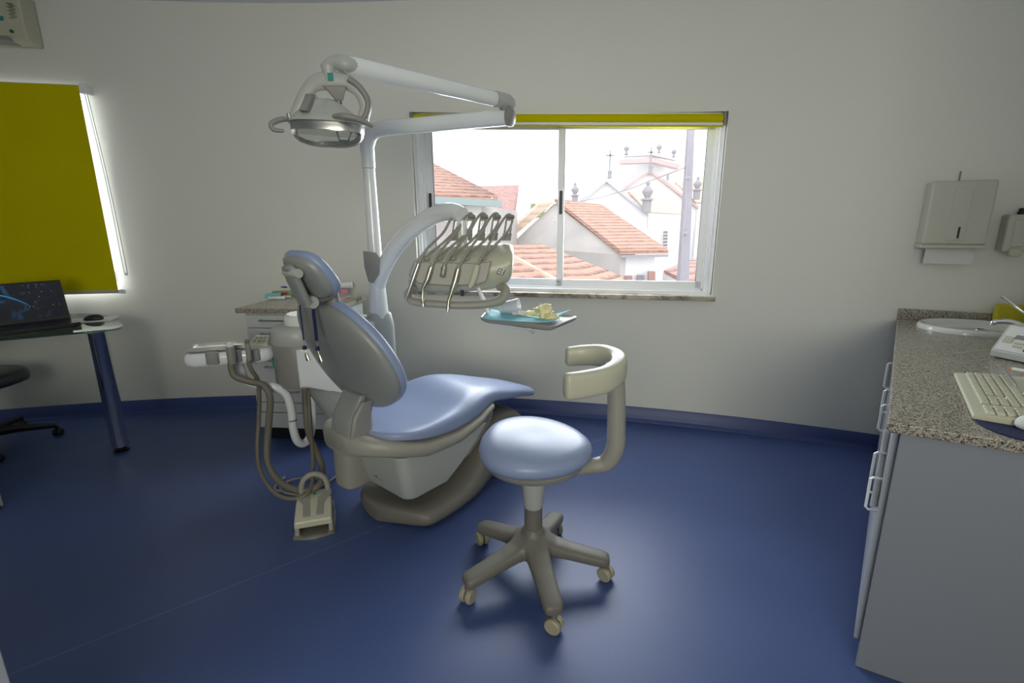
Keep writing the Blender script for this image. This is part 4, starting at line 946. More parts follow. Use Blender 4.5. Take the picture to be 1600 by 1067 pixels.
# ------------------------------------------------------------------ desk, laptop, mouse, office chair
DZ = .80
dsk = empty('glass_desk', V((-2.9, 2.9, 0)), 'green-tinted glass desk with a thick chrome leg under the yellow blind', 'desk')
ol = [(-2.42, 2.90), (-2.50, 2.83), (-2.843, 2.616), (-3.35, 2.31), (-4.0, 2.40), (-4.0, 3.10), (-3.50, 3.33), (-3.28, 3.40), (-3.04, 3.41), (-2.86, 3.34), (-2.68, 3.22), (-2.56, 3.10), (-2.46, 3.00)]
ol = [(p.x, p.y) for p in cr([V((x, y, 0)) for x, y in ol], 4, True)]
t = MB(); t.pad(ol, [(.0, DZ - .012), (0, DZ)], lambda x, y, h: V((x, y, h))); t.build('glass_top', M['deskglass'], dsk)
for (x, y, nm) in ((-2.525, 2.875, 1), (-3.75, 2.75, 0)):
    t = MB(); t.lathe((x, y, 0), [(0, .035), (.047, .035), (.047, DZ - .022), (.052, DZ - .018), (.052, DZ - .013), (0, DZ - .013)], 40); lg = t.build('leg', M['chrome'], dsk, ang=60)
    t = MB(); t.lathe((x, y, 0), [(0, 0), (.042, 0), (.045, .008), (.03, .014), (.028, .036), (0, .036)], 28); t.build('levelling_foot', M['black'], lg)
lap = empty('laptop', atz(60, 505, DZ), 'open dark laptop with a blue earth wallpaper on the glass desk', 'laptop')
l0 = atz(101.5, 495, DZ + .012); l1 = atz(127, 506, DZ + .012); lf_ = atz(0, 521.8, DZ + .012)
lx = V((l1.x - lf_.x, l1.y - lf_.y, 0)).normalized()      # to the right along the front edge
l1 = V((l1.x - .0, l1.y, 0)); ly = V((-lx.y, lx.x, 0)); LW = .37; LD = .25
def lq(x, y, z): return V((l1.x, l1.y, DZ + .001)) + lx * (x - LW) + ly * y + V((0, 0, z))
t = MB(); t.orient(lq(0, 0, 0), lx * LW, ly * LD, (0, 0, .024)); bsL = t.build('base', M['screenframe'], lap, bev=.005)
t = MB()
for i in range(6):
    for j in range(16): t.orient(lq(.025 + j * .020, .10 + i * .021, .024), lx * .017, ly * .017, (0, 0, .003))
kb_ = t.build('keyboard', M['black'], bsL); kb_['kind'] = 'stuff'
tilt = radians(14); sy = ly * sin(tilt) + V((0, 0, cos(tilt))); sn = ly * cos(tilt) - V((0, 0, sin(tilt)))
t = MB(); t.orient(lq(0, LD - .012, .022), lx * LW, sn * .010, sy * .255); ld = t.build('lid', M['screenframe'], lap, bev=.004)
so = lq(.018, LD - .012, .022) + sy * .025 - sn * .001
t = MB(); t.orient(so, lx * (LW - .036), sn * .001, sy * .215); t.build('screen', M['screen'], ld)
t = MB(); arc = []
for k in range(13):
    a_ = radians(100 - 5 * k); arc.append(so + lx * (-.05 + .30 * cos(a_) + .0) + sy * (-.11 + .29 * sin(a_)) - sn * .0012)
em = mat('screen_glow_blue', (.01, .02, .05), .3); em.node_tree.nodes['Principled BSDF'].inputs['Emission Color'].default_value = (.03, .22, .45, 1); em.node_tree.nodes['Principled BSDF'].inputs['Emission Strength'].default_value = .7
t.tube(arc, [.0005, .003, .004, .003, .0005], 6, flat=.2, up=tuple(sy)); t.build('planet_image', em, ld)
t = MB()
for k in range(16):
    rr_ = random.Random(k); a_ = rr_.uniform(.45, .95); b_ = rr_.choice([.07, .1, .13, .16, .19, .205]); t.orient(so + lx * (LW - .036) * a_ + sy * b_ - sn * .0012, lx * .006, sn * .0006, sy * .006)
t.build('desktop_icons', M['mid'], ld)
mp_ = atz(143, 500, DZ + .001)
t = MB(); t.box(mp_ + V((0, 0, .0015)), (.26, .20, .002), .45); t.build('mouse_mat', M['paper'], label='pale paper sheet under the black mouse on the glass desk', cat='paper')
mc = atz(146, 496, DZ + .02)
t = MB(); t.pad(se(.055, .032, 2.4, 28), [(.006, 0), (0, .006), (.0, .014), (.006, .024), (.016, .032), (.028, .036)], lambda x, y, h: V((mc.x + x * cos(.3) - y * sin(.3), mc.y + x * sin(.3) + y * cos(.3), DZ + .0035 + h * (1 - .25 * max(0, -x / .055))))); mo = t.build('computer_mouse', M['black'], ang=60, label='black computer mouse beside the laptop on the glass desk', cat='mouse')
# office chair
och = empty('office_chair', V((-3.40, 2.98, 0)), 'black office chair tucked under the glass desk at the left edge', 'office chair')
oc = V((-3.42, 2.92, 0))
t = MB(); t.pad(se(.25, .24, 2.6, 36), [(.03, .42), (.005, .43), (0, .455), (.005, .485), (.02, .502), (.06, .512)], lambda x, y, h: oc + V((x, y, h))); t.build('seat', M['leather'], och, ang=80)
t = MB(); t.lathe(oc, [(0, .09), (.035, .09), (.03, .42), (0, .42)], 20); t.build('gas_column', M['black'], och)
oa = [radians(25 + 72 * k) for k in range(5)]
oa = [atan2(atz(75, 683).y - oc.y, atz(75, 683).x - oc.x) + radians(-72 * k) for k in range(5)]
t = MB()
for a_ in oa:
    d = V((cos(a_), sin(a_), 0)); t.tube([oc + V((0, 0, .105)), oc + d * .15 + V((0, 0, .10)), oc + d * .335 + V((0, 0, .075))], [.035, .028, .018], 12, flat=.8)
t.build('star_base', M['black'], och, ang=60)
for a_ in oa: castor(och, oc + V((cos(a_) * .335, sin(a_) * .335, 0)), V((cos(a_ + 1), sin(a_ + 1), 0)), .025, 'black', 'black')
t = MB(); t.tube(cr([oc + V((-.27, .02, .47)), oc + V((-.29, .02, .60)), oc + V((-.29, .05, .68)), oc + V((-.29, -.15, .69))]), .02, 12)
t.build('armrest', M['black'], och)
t = MB(); t.tube(cr([oc + V((.0, .0, .47)), oc + V((.05, -.20, .50)), oc + V((.08, -.24, .60)), oc + V((.11, -.22, .70)), oc + V((.16, -.12, .71))]), [.02, .022, .018, .016, .018], 12)
t.build('armrest', M['black'], och)

# left edge slivers
ct = atz(8, 799); dirl = V((ct.x, ct.y, 0)).normalized()
tw = empty('side_cabinet', ct, 'beige floor unit cut off by the left picture edge, below the office chair', 'cabinet')
sd = V((-1, .15, 0)).normalized(); sp = (dirl + V((-.12, 0, 0))).normalized()
t = MB(); t.orient(ct + V((0, 0, .03)), sd * .45, sp * .30, (0, 0, .50)); t.build('body', M['tower'], tw, bev=.004)
t = MB(); t.orient(ct + sd * .02 + sp * .02, sd * .41, sp * .26, (0, 0, .035)); t.build('plinth', M['black'], tw)
q = ray(17, 1067); q2 = V((q.x, q.y, 0)); pp = q2 / q2.length * 1.45
nr = empty('white_cabinet', pp, 'white cabinet panel cut off by the bottom left corner of the picture', 'cabinet')
t = MB(); t.orient(pp + V((0, 0, .0)), V((-.55, .25, 0)), V((-.25, -.45, 0)), (0, 0, .80)); t.build('body', M['cab'], nr, bev=.003)
t = MB(); t.orient(pp + V((-.02, .0, .80)), V((-.55, .25, 0)), V((-.25, -.45, 0)), (0, 0, .02)); t.build('top_panel', M['cab'], nr)

# ------------------------------------------------------------------ right counter
KA = V((1.07, 1.285, 0)); U1 = V((.622, .783, 0)).normalized(); V1 = V((.873, -.488, 0)).normalized(); KZ = .85
def kf(x, y, z): return KA + U1 * x + V1 * y + V((0, 0, z))   # x toward the wall, y to the right
def wallhit(y):
    x = 1.2
    while x < 2.6:
        p = kf(x, y, 0)
        if p.y >= wally(p.x) - .006: return x
        x += .004
    return x
# worktop with an oval cut-out is covered by the basin rim
t = MB(); Y1 = .72; ys = [0, .18, .36, .54, Y1]
lo = [kf(0, 0, KZ - .032), kf(0, Y1, KZ - .032)] + [kf(wallhit(y), y, KZ - .032) for y in ys[::-1]]
t.prism(lo, (0, 0, .032)); wt = t.build('worktop', M['granite'], bev=.005, label='long grey speckled granite worktop with a white oval basin, on the right', cat='worktop')
t = MB(); 
lo = [kf(wallhit(y), y, KZ) for y in ys]; t.prism(lo + [p - U1 * .022 for p in lo[::-1]], (0, 0, .062)); t.build('backsplash', M['granite'], bev=.003, label='low granite upstand along the wall behind the white basin', cat='upstand')
XL = wallhit(.33) - .06
cb_ = empty('counter_cabinet', kf(0, 0, 0), 'light grey counter cabinet with wire handles under the granite worktop', 'cabinet')
t = MB(); t.orient(kf(.018, .035, .0), V1 * (Y1 - .045), U1 * .02, (0, 0, KZ - .034)); t.build('end_panel', M['panel'], cb_, bev=.002)
t = MB(); t.orient(kf(.04, .04, .08), V1 * (Y1 - .06), U1 * (XL - .04), (0, 0, KZ - .116)); t.build('carcass', M['cab'], cb_)
t = MB(); t.orient(kf(.05, .09, .0), V1 * (Y1 - .12), U1 * (XL - .06), (0, 0, .08)); t.build('plinth', M['mid'], cb_)
nd = 4
def wire(dr, x, z0, z1, pr=.035):
    m = MB(); m.tube([kf(x, .022, z0), kf(x, .022 - pr * .8, z0), kf(x, .022 - pr, z0 + .006), kf(x, .022 - pr, z1 - .006), kf(x, .022 - pr * .8, z1), kf(x, .022, z1)], .0042, 8); return m.build('handle', M['white'], dr)
wd = (XL - .04) / nd
for i in range(nd):
    t = MB(); t.orient(kf(.04 + wd * i + .002, .018, .085), U1 * (wd - .004), V1 * .018, (0, 0, KZ - .125)); dr = t.build('door', M['cab'], cb_, bev=.002)
    if i == 0: wire(dr, .04 + .06, .52, .63); wire(dr, .04 + .10, .56, .70)
    if i == 1: wire(dr, .04 + wd + .05, .70, .79)
    if i == 0: wire(dr, .04 + wd - .05, .66, .76)
    if i == 2: wire(dr, .04 + 2 * wd + .08, .66, .78)
t = MB(); t.tube([kf(.13, .008, .52), kf(.13, .008, .60), kf(.14, .008, .62), kf(.16, .008, .77)], [.012, .011, .010, .010], 10, flat=.6); t.build('door_bar', M['paper'], cb_)
# basin
bc = kf(wallhit(.33) - .235, .33, KZ)
def bs(x, y, h): return bc + V1 * x + U1 * y + V((0, 0, h))
bn = empty('wash_basin', bc, 'white oval porcelain wash basin set into the granite worktop near the wall', 'basin')
t = MB(); t.pad(se(.245, .205, 2.1, 56), [(0, 0), (.0, .012), (.006, .024), (.018, .027), (.030, .018), (.042, .002), (.06, .0015), (.24, .001)], bs); t.build('rim', M['porc'], bn, ang=70)
wb_ = MB(); wb_.pad(se(.19, .155, 2.1, 56), [(0.0, .004), (.004, .0022), (.03, .0022), (.18, .0022)], bs)
t = MB(); t.lathe(bs(.02, .02, .0022), [(0, 0), (.02, 0), (.02, .003), (.0, .003)], 20); t.build('drain', M['chrome'], bn)
# faucet
fb = atz(1585, 517, KZ)
fb = kf(1.52, .52, KZ)
fc = empty('faucet', fb, 'chrome lever faucet at the right side of the white basin', 'faucet')
t = MB(); t.lathe(fb, [(0, 0), (.028, 0), (.028, .008), (.022, .02), (.022, .09), (.016, .105), (0, .105)], 24); t.build('body', M['chrome'], fc)
t = MB(); t.tube(cr([fb + V((0, 0, .03)), fb - V1 * .05 + V((0, 0, .07)), fb - V1 * .10 + V((0, 0, .09)), fb - V1 * .15 + V((0, 0, .085)), fb - V1 * .155 + V((0, 0, .07))]), [.018, .016, .014, .013, .012], 14); t.build('spout', M['chrome'], fc)
t = MB(); t.tube([fb + V((0, 0, .10)), fb - V1 * .06 + U1 * .02 + V((0, 0, .14)), fb - V1 * .13 + U1 * .04 + V((0, 0, .195)), fb - V1 * .145 + U1 * .04 + V((0, 0, .205))], [.010, .006, .008, .011], 12); t.build('lever', M['chrome'], fc)
# objects behind the faucet
def bottle(nm, c, r, h, mt, lab, cat='bottle', cap='paper', pump=False, band=None):
    b = empty(nm, c, lab, cat)
    m = MB(); m.lathe(c, [(0, 0), (r * .95, 0), (r, .006), (r, h * .70), (r * .85, h * .80), (r * .4, h * .88), (r * .38, h * .90), (0, h * .90)], 28, sq=.7); m.build('bottle_body', M[mt], b)
    m = MB(); m.lathe(c, [(0, h * .89), (r * .42, h * .89), (r * .42, h), (0, h)], 18); m.build('cap', M[cap], b)
    if band: m = MB(); m.lathe(c, [(r * .45, h * .885), (r * .47, h * .885), (r * .47, h * .91), (r * .45, h * .91)], 18); m.build('neck_band', M[band], b)
    m = MB(); m.lathe(c, [(r * 1.005, h * .12), (r * 1.01, h * .12), (r * 1.01, h * .55), (r * 1.005, h * .55)], 28, sq=.7); m.build('paper_label', M['sticker'], b)
    if pump: m = MB(); m.tube([c + V((0, 0, h)), c + V((0, 0, h + .03)), c + V((-.05, 0, h + .035))], .005, 8); m.build('pump_head', M[cap], b)
    return b
bottle('soap_bottle', kf(1.76, .56, KZ), .045, .21, 'paper', 'white pump bottle with a red neck band behind the faucet', pump=True, band='red')
bottle('cleaner_bottle', kf(1.50, .64, KZ), .028, .19, 'blueplast', 'bright blue bottle at the right picture edge behind the white device')
bottle('mouthwash_bottle', kf(1.42, .60, KZ) if False else kf(1.60, .61, KZ), .020, .15, 'purple', 'small dark purple bottle between the pump bottle and the blue bottle')
t = MB(); t.box(kf(wallhit(.52) - .06, .50, KZ + .062), (.17, .05, .12), atan2(V1.y, V1.x)); t.build('sponge', M['yellow'], bev=.008, seg=3, label='yellow sponge block leaning on the upstand behind the basin', cat='sponge')
t = MB(); t.box(kf(1.48, .585, KZ + .02), (.06, .04, .04), .3); t.build('soap_box', M['orange'], bev=.004, label='small orange box beside the foot of the faucet', cat='box')
t = MB(); t.box(kf(1.47, .52, KZ + .035), (.03, .02, .025), .3); t.build('scrub_pad', M['black'], bev=.004, label='small black pad lying on the basin rim under the spout', cat='pad')

# device with slanted keypad
Dv = empty('curing_timer', kf(.92, .5, KZ), 'white wedge-shaped device with red and green buttons on the worktop', 'device')
E_ = V((.61, -.79, 0)).normalized()
E_ = (V1 * .75 - U1 * .66).normalized(); D_ = V((-E_.y, E_.x, 0))
if D_.x < 0: D_ = -D_
dl = atz(1546, 557, KZ)
def df(x, y, z): return dl + E_ * x + D_ * y + V((0, 0, z))     # x along width, y depth
pr = [(0, 0.004), (-.004, .03), (.075, .135), (.20, .135), (.21, .12), (.20, .004)]
DWd = .17
t = MB(); t.loft([[df(x, y, z) for y, z in pr] for x in (0, DWd)]); t.build('housing', M['drawer'], Dv, bev=.004)
nv = V((0, 0, 0)); sl = (df(0, .075, .135) - df(0, -.004, .03)); sln = sl.normalized(); nrm = E_.cross(sln).normalized()
if nrm.z < 0: nrm = -nrm
def dp(x, s): return df(0, -.004, .03) + E_ * x + sln * s + nrm * .001
t = MB(); t.orient(dp(.01, .008), E_ * (DWd - .02), nrm * .001, sln * (sl.length - .014)); fpn = t.build('front_plate', M['paper'], Dv)
for nm, x, s, a_, b_, mt in (('display', .05, .068, .05, .018, 'mid'), ('green_button', .115, .055, .022, .014, 'green'), ('red_button', .10, .018, .022, .014, 'red'), ('button', .06, .030, .03, .008, 'cream'), ('button', .06, .045, .03, .008, 'cream'), ('lever_knob', .018, .045, .03, .03, 'disp')):
    t = MB(); t.orient(dp(x, s), E_ * a_, nrm * .005, sln * b_); t.build(nm, M[mt], fpn, bev=.001)
t = MB(); t.tube([df(-.0, -.02, .03), df(-.03, -.08, .02), df(-.06, -.13, .006)], .003, 8); t.build('probe', M['steel'], Dv)
# keyboard
K0 = atz(1491, 580, KZ + .02); K1 = atz(1521, 646, KZ + .02); kl = V((K0.x - K1.x, K0.y - K1.y, 0)); KLn = kl.length; kx = kl.normalized(); ky = V((kx.y, -kx.x, 0))
kbp = empty('computer_keyboard', V((K1.x, K1.y, KZ)), 'cream computer keyboard lying on the granite worktop', 'keyboard')
def kk(x, y, z): return V((K1.x, K1.y, KZ)) + kx * x + ky * y + V((0, 0, z))
t = MB(); t.loft([[kk(0, y, .002), kk(KLn, y, .002), kk(KLn, y, z), kk(0, y, z)] for y, z in ((0, .016), (.02, .019), (.15, .030), (.19, .034))]); t.build('case', M['key'], kbp, bev=.005, seg=3)
km = None
NX = 19; px_ = (KLn - .03) / NX
for j in range(6):
    for i in range(NX):
        if j in (1,) and False: continue
        if i in (4, 8) and j > 0 and False: continue
        y = .028 + j * .0215; x = .015 + i * px_
        if i == 3: continue
        if i == 7 and j in (1, 2): continue
        if len([1 for c_ in kbp.children]) > 97: break
        zb_ = .0185 + (y - .02) * .085
        if km is None:
            m_ = MB(); a_ = px_ * .46; b_ = .0098; cc = kk(x + px_ / 2, y + .01, zb_)
            vs = [cc + kx * sx_ * a_ * k_ + ky * sy_ * b_ * k_ + V((0, 0, zz_)) for zz_, k_ in ((0, 1), (.009, .78)) for sx_, sy_ in ((-1, -1), (1, -1), (1, 1), (-1, 1))]
            m_.add(vs, [(0, 3, 2, 1), (4, 5, 6, 7), (0, 1, 5, 4), (1, 2, 6, 5), (2, 3, 7, 6), (3, 0, 4, 7)])
            km = m_.build('key', M['key'], kbp, bev=.0012); kbase = cc
        else:
            o_ = km.copy(); o_.parent = kbp; o_.location = kk(x + px_ / 2, y + .01, zb_) - kbase; COL.objects.link(o_)
# pens on the keyboard
def pen(nm, p, q_, r, mt, tipm, lab):
    b = empty(nm, p, lab, 'pen'); m = MB(); m.tube([p, p.lerp(q_, .75)], r, 12); m.build('barrel', M[mt], b)
    m = MB(); m.tube([p.lerp(q_, .75), p.lerp(q_, .95), q_], [r, r * .7, r * .15], 12); m.build('tip', M[tipm], b)
pen('ballpoint_pen', atz(1570, 580, KZ + .048), atz(1588, 603, KZ + .046), .005, 'mid', 'steel', 'grey ballpoint pen lying across the keyboard')
pen('marker_pen', atz(1603, 580, KZ + .05), atz(1576, 575, KZ + .047), .006, 'paper', 'orange', 'white marker with orange end lying at the back of the keyboard')
pm = atz(1600, 672, KZ)
t = MB(); t.lathe(V((pm.x + .02, pm.y, KZ + .0008)), [(0, 0), (.115, 0), (.115, .003), (0, .003)], 48); t.build('mouse_pad', M['navy'], label='round dark blue mouse pad at the near edge of the worktop', cat='mouse pad')
mw = V((pm.x + .035, pm.y - .0, KZ + .0045))
t = MB(); t.pad(se(.055, .032, 2.3, 28), [(.006, 0), (0, .006), (.0, .014), (.006, .026), (.016, .034), (.028, .038)], lambda x, y, h: mw + V((x, y, h))); t.build('computer_mouse', M['paper'], ang=60, label='white computer mouse on the round pad at the right picture edge', cat='mouse')

# ------------------------------------------------------------------ dispensers on the wall
td = empty('towel_dispenser', onwall(1500, 330), 'large cream paper towel dispenser on the wall above the basin', 'dispenser')
A_ = onwall(1460, 282, .12); B_ = onwall(1564, 281, .12); C_ = onwall(1436, 388, .12)
te = V((B_.x - A_.x, B_.y - A_.y, 0)); TW = te.length; te.normalize(); tn = V((te.y, -te.x, 0))
if tn.y > 0: tn = -tn
zt, zb_ = (A_.z + B_.z) / 2, C_.z
off = .0
def tdf(x, d, z): return V((A_.x, A_.y, 0)) + te * x + tn * (d - .12) + V((0, 0, z))
t = MB(); t.loft([[tdf(-g_, d, zb_ + .02), tdf(TW + g_, d, zb_ + .02), tdf(TW - .0, d, zt), tdf(0, d, zt)] for d, g_ in ((-.01, .0), (.115, .0))]); t.build('cover', M['disp'], td, bev=.012, seg=3)
t = MB(); t.loft([[tdf(-.004, d, zb_), tdf(TW + .004, d, zb_), tdf(TW + .004, d, z), tdf(-.004, d, z)] for d, z in ((.0, zb_ + .03), (.122, zb_ + .02))]); t.build('lower_lip', M['disp'], td, bev=.006)
t = MB(); t.orient(tdf(TW * .36, .114, zb_ + .045), te * TW * .28, tn * .005, (0, 0, (zt - zb_) * .76)); fpn = t.build('window_recess', M['disp'], td, bev=.004)
t = MB(); t.orient(tdf(TW * .52, .118, zb_ + .055), te * .009, tn * .003, (0, 0, .06)); t.build('level_slot', M['black'], fpn)
t = MB(); t.loft([[tdf(TW * .12, .03 + dd, z), tdf(TW * .90, .03 + dd, z), tdf(TW * .90, .034 + dd, z), tdf(TW * .12, .034 + dd, z)] for z, dd in ((zb_ + .02, .03), (zb_ - .04, .035), (zb_ - .085, .03))]); t.build('paper_towel', M['paper'], td)
t = MB(); t.box(tdf(TW * .5, .01, zt + .03), (.006, .004, .05)); t.build('cover_key', M['mid'], td)
sdp = empty('soap_dispenser', onwall(1590, 370), 'cream wall soap dispenser at the right picture edge beside the towel dispenser', 'dispenser')
A2 = onwall(1578, 335, .09); z1 = A2.z; z0 = onwall(1564, 400, .09).z
def sf(x, d, z): return V((A2.x, A2.y, 0)) + te * x + tn * (d - .09) + V((0, 0, z))
t = MB(); t.loft([[sf(.0, d, z0 + .02 - .0), sf(.11, d, z0 + .02), sf(.11, d, z1), sf(0, d, z1)] for d in (-.0, .085)]); t.build('cover', M['disp'], sdp, bev=.012, seg=3)
t = MB(); t.orient(sf(.03, .083, z0 + .05), te * .05, tn * .006, (0, 0, (z1 - z0) * .62)); t.build('window_recess', M['disp'], sdp, bev=.004)
t = MB(); t.pad(se(.028, .022, 2.4, 24), rprof(0, .018, .006), lambda x, y, h: sf(.055 + x, .084 + h, z0 + .02 + y)); t.build('push_button', M['cream'], sdp)
t = MB(); t.lathe(sf(.06, .04, z1), [(0, 0), (.014, 0), (.016, .012), (.010, .02), (.012, .03), (0, .034)], 14); t.build('lock_knob', M['black'], sdp)

# ------------------------------------------------------------------ outside
def bld(name, lab, cat='building'): return None
def poly(name, mt, parent, pts, vec, **kw):
    m = MB(); m.prism(pts, vec); return m.build(name, M[mt], parent, ang=30, **kw)
GZ = -4.0
MB().box((5, 34, GZ - .1), (110, 58, .2)).build('ground', M['street'], kind='structure')
def down(p, z=GZ): return V((p.x, p.y, z))
# left house with hip roof
r_ = empty('house', at(720, 400, 13), 'grey house with tiled hip roof and green gutter at the left of the window', 'building')
e0 = at(640, 292, 12.0); e1_ = at(778, 307, 13.0); rp = at(640, 232, 15.5)
e2 = at(770, 303, 17.0)
m = MB(); th = V((0, 0, -.12))
a, b, c, d = at(625, 296, 11.6), at(778, 306, 13.0), at(683, 258, 16.0), at(600, 215, 16.0)
rf = MB(); rf.prism([a, b, c, d], th); rf.prism([b, c, at(765, 300, 18.5)], th); rf.build('roof', M['tile'], r_, ang=20)
poly('gutter', 'greenfascia', r_, [a + V((0, -.1, -.12)), b + V((.1, -.1, -.12)), b + V((.1, -.1, -.28)), a + V((0, -.1, -.28))], (0, .25, 0))
wa, wb2 = a + V((0, .35, -.25)), b + V((-.45, .35, -.25)); 
poly('wall', 'greyrender', r_, [wa, wb2, down(wb2), down(wa)], (1.0, 4, 0))
poly('shop_window', 'paper', r_, [at(722, 322, 12.9), at(752, 322, 13.05), at(752, 420, 13.05), at(722, 420, 12.9)], (0, .05, 0))
poly('bracket', 'render_white', r_, [at(767, 308, 12.9), at(770, 308, 12.9), at(762, 325, 12.9), at(759, 325, 12.9)], (0, .1, 0))
# second roof
r_ = empty('house', at(780, 400, 22), 'house with a steep reddish tiled roof behind the grey house', 'building')
poly('roof', 'tile_red', r_, [at(738, 291, 24), at(811, 289, 25), at(802, 345, 21), at(797, 372, 20), at(735, 372, 20)], (0, .2, -.2))
poly('wall', 'render_white', r_, [at(811, 289, 25), at(828, 320, 25), at(824, 400, 22), at(796, 400, 20.2)], (.1, 1.5, 0))
poly('lower_wall', 'render_white', r_, [at(740, 372, 20.2), at(797, 370, 20.2), down(at(797, 370, 20.2)), down(at(740, 372, 20.2))], (0, 1, 0))
# barn with grey gable
r_ = empty('house', at(900, 440, 15), 'weathered grey gabled house with orange tile roof in mid view outside the window', 'building')
R_ = at(970, 398, 14.0); Ap = at(866, 318, 17.0); Lf = at(795, 385, 17.5); Rb = atz(1036, 397, R_.z); Bp = Ap + (Rb - R_) * 1.0
Bp = at(940, 325, 18.0)
poly('gable_wall', 'greyrender', r_, [R_ , Ap, Lf, down(Lf), down(R_)], (.5, .35, 0))
poly('side_wall', 'render_white', r_, [R_ + V((.05, .1, -.05)), Rb + V((-.2, .1, -.05)), down(Rb + V((-.2, .1, 0))), down(R_ + V((.05, .1, 0)))], (0, .5, 0))
poly('roof', 'tile', r_, [R_ + V((-.05, -.15, .02)), Rb + V((.1, -.15, .02)), Bp, Ap + V((0, -.1, .05))], (.0, .0, .12))
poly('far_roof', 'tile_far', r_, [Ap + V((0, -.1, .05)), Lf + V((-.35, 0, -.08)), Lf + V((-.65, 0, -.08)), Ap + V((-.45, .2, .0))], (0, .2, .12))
poly('gutter', 'stone', r_, [R_ + V((-.05, -.2, .0)), Rb + V((.1, -.2, .0)), Rb + V((.1, -.2, -.07)), R_ + V((-.05, -.2, -.07))], (0, .1, 0))
for u_, v_, w_, h_ in ((865, 346, 2.2, 12), (849, 370, 3, 12), (868, 372, 2.6, 12)):
    p = at(u_, v_, 13.9 + (970 - u_) * .027); dx = .016 * w_ * .5 * 1.2
    sc_ = p.y / 755
    poly('vent_slit', 'stone', r_, [p + V((0, -.2, 0)), p + V((w_ * sc_, -.22, 0)), p + V((w_ * sc_, -.22, -h_ * sc_)), p + V((0, -.2, -h_ * sc_))], (0, .1, 0))
for u_, v_, u2, v2, mt in ((978, 431, 988, 440, 'shutter'), (996, 430, 1007, 446, 'outglass'), (1013, 424, 1024, 440, 'shutter')):
    Yq = 14.05
    poly('shutter' if mt == 'shutter' else 'side_window', mt, r_, [at(u_, v_, Yq), at(u2, v_, Yq), at(u2, v2, Yq), at(u_, v2, Yq)], (0, .08, 0))
# foreground roof
r_ = empty('house', at(870, 440, 10), 'low orange tiled roof closest to the window, below the grey gable', 'building')
a, b, c, d = at(790, 384, 12.5), at(845, 381, 13.0), at(972, 431, 11.0), at(968, 440, 9.8)
poly('roof', 'tile', r_, [at(760, 384, 12.5), b, c, at(975, 462, 9.0), at(700, 462, 8.0)], (0, 0, -.15))
poly('ridge_tiles', 'tile_far', r_, [at(800, 404, 10.6), at(803, 402, 10.6), at(872, 440, 9.3), at(868, 442, 9.3)], (0, 0, .06))
poly('wall', 'render_white', r_, [at(700, 462, 8.1) + V((0, .2, -.1)), at(975, 462, 9.1) + V((0, .2, -.1)), down(at(975, 462, 9.1)), down(at(700, 462, 8.1))], (0, 2, 0))
# church
r_ = empty('church', at(1000, 400, 36), 'white church with crosses and a square tower seen through the right pane', 'building')
C1 = 34
g = [at(897, 325, C1), at(948, 279, C1), at(1012, 331, C1), down(at(1014, 340, C1)), down(at(893, 340, C1))]
poly('front_gable', 'render_white', r_, g, (2.0, 7, 0))
def strip(p, q_, w_, y, mt, nm, d_=.5):
    p, q_ = at(*p, y), at(*q_, y); poly(nm, mt, r_, [p, q_, q_ + V((0, 0, -w_)), p + V((0, 0, -w_))], (0, d_, 0))
strip((895, 323), (948, 277), .28, C1 - .3, 'coping', 'gable_coping'); strip((948, 277), (1014, 331), .28, C1 - .3, 'coping', 'gable_coping')
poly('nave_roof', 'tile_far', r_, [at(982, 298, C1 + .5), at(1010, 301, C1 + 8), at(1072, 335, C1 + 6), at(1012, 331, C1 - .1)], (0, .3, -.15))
poly('nave_wall', 'render_white', r_, [at(1013, 333, C1 + .2), at(1072, 336, C1 + 6), down(at(1072, 336, C1 + 6)), down(at(1013, 333, C1 + .2))], (0, .5, 0))
poly('corner_pilaster', 'stone', r_, [at(999, 336, C1 - .4), at(1013, 336, C1 - .4), down(at(1012, 420, C1 - .4)), down(at(1000, 420, C1 - .4))], (0, .3, 0)) if False else None
poly('church_window', 'outglass', r_, [at(1037, 361, C1 + 2), at(1043.5, 361, C1 + 2), at(1042.5, 390, C1 + 2), at(1036, 390, C1 + 2)], (0, .1, 0))
for k in range(5): poly('window_bar', 'render_white', r_, [at(1037 - k * .2, 365 + k * 5, C1 + 1.9), at(1043.5 - k * .2, 365 + k * 5, C1 + 1.9), at(1043.5 - k * .2, 366.2 + k * 5, C1 + 1.9), at(1037 - k * .2, 366.2 + k * 5, C1 + 1.9)], (0, .05, 0))
C2 = 42
poly('rear_gable', 'render_white', r_, [at(966, 300, C2), at(1016, 265, C2), at(1090, 322, C2), down(at(1110, 325, C2)), down(at(966, 325, C2))], (2, 5, 0))
strip((970, 296), (1016, 264), .22, C2 - .3, 'cornice', 'gable_coping'); strip((1016, 264), (1092, 322), .25, C2 - .3, 'cornice', 'gable_coping')
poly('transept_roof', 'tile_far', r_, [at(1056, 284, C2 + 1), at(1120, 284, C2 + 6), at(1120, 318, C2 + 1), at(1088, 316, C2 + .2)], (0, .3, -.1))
poly('transept_wall', 'render_white', r_, [at(1090, 320, C2 - .2), at(1130, 318, C2 + 2), down(at(1130, 318, C2 + 2)), down(at(1090, 320, C2 - .2))], (0, 1, 0))
C3 = 48
poly('tower', 'render_white', r_, [at(973, 246, C3), at(1022, 243, C3 - 2), at(1060, 256, C3), down(at(1060, 300, C3)), down(at(973, 300, C3))], (2, 6, 0))
strip((971, 249), (1022, 247), .35, C3 - 3, 'cornice', 'cornice', 1); strip((1022, 247), (1062, 257), .35, C3 - 3, 'cornice', 'cornice', 1)
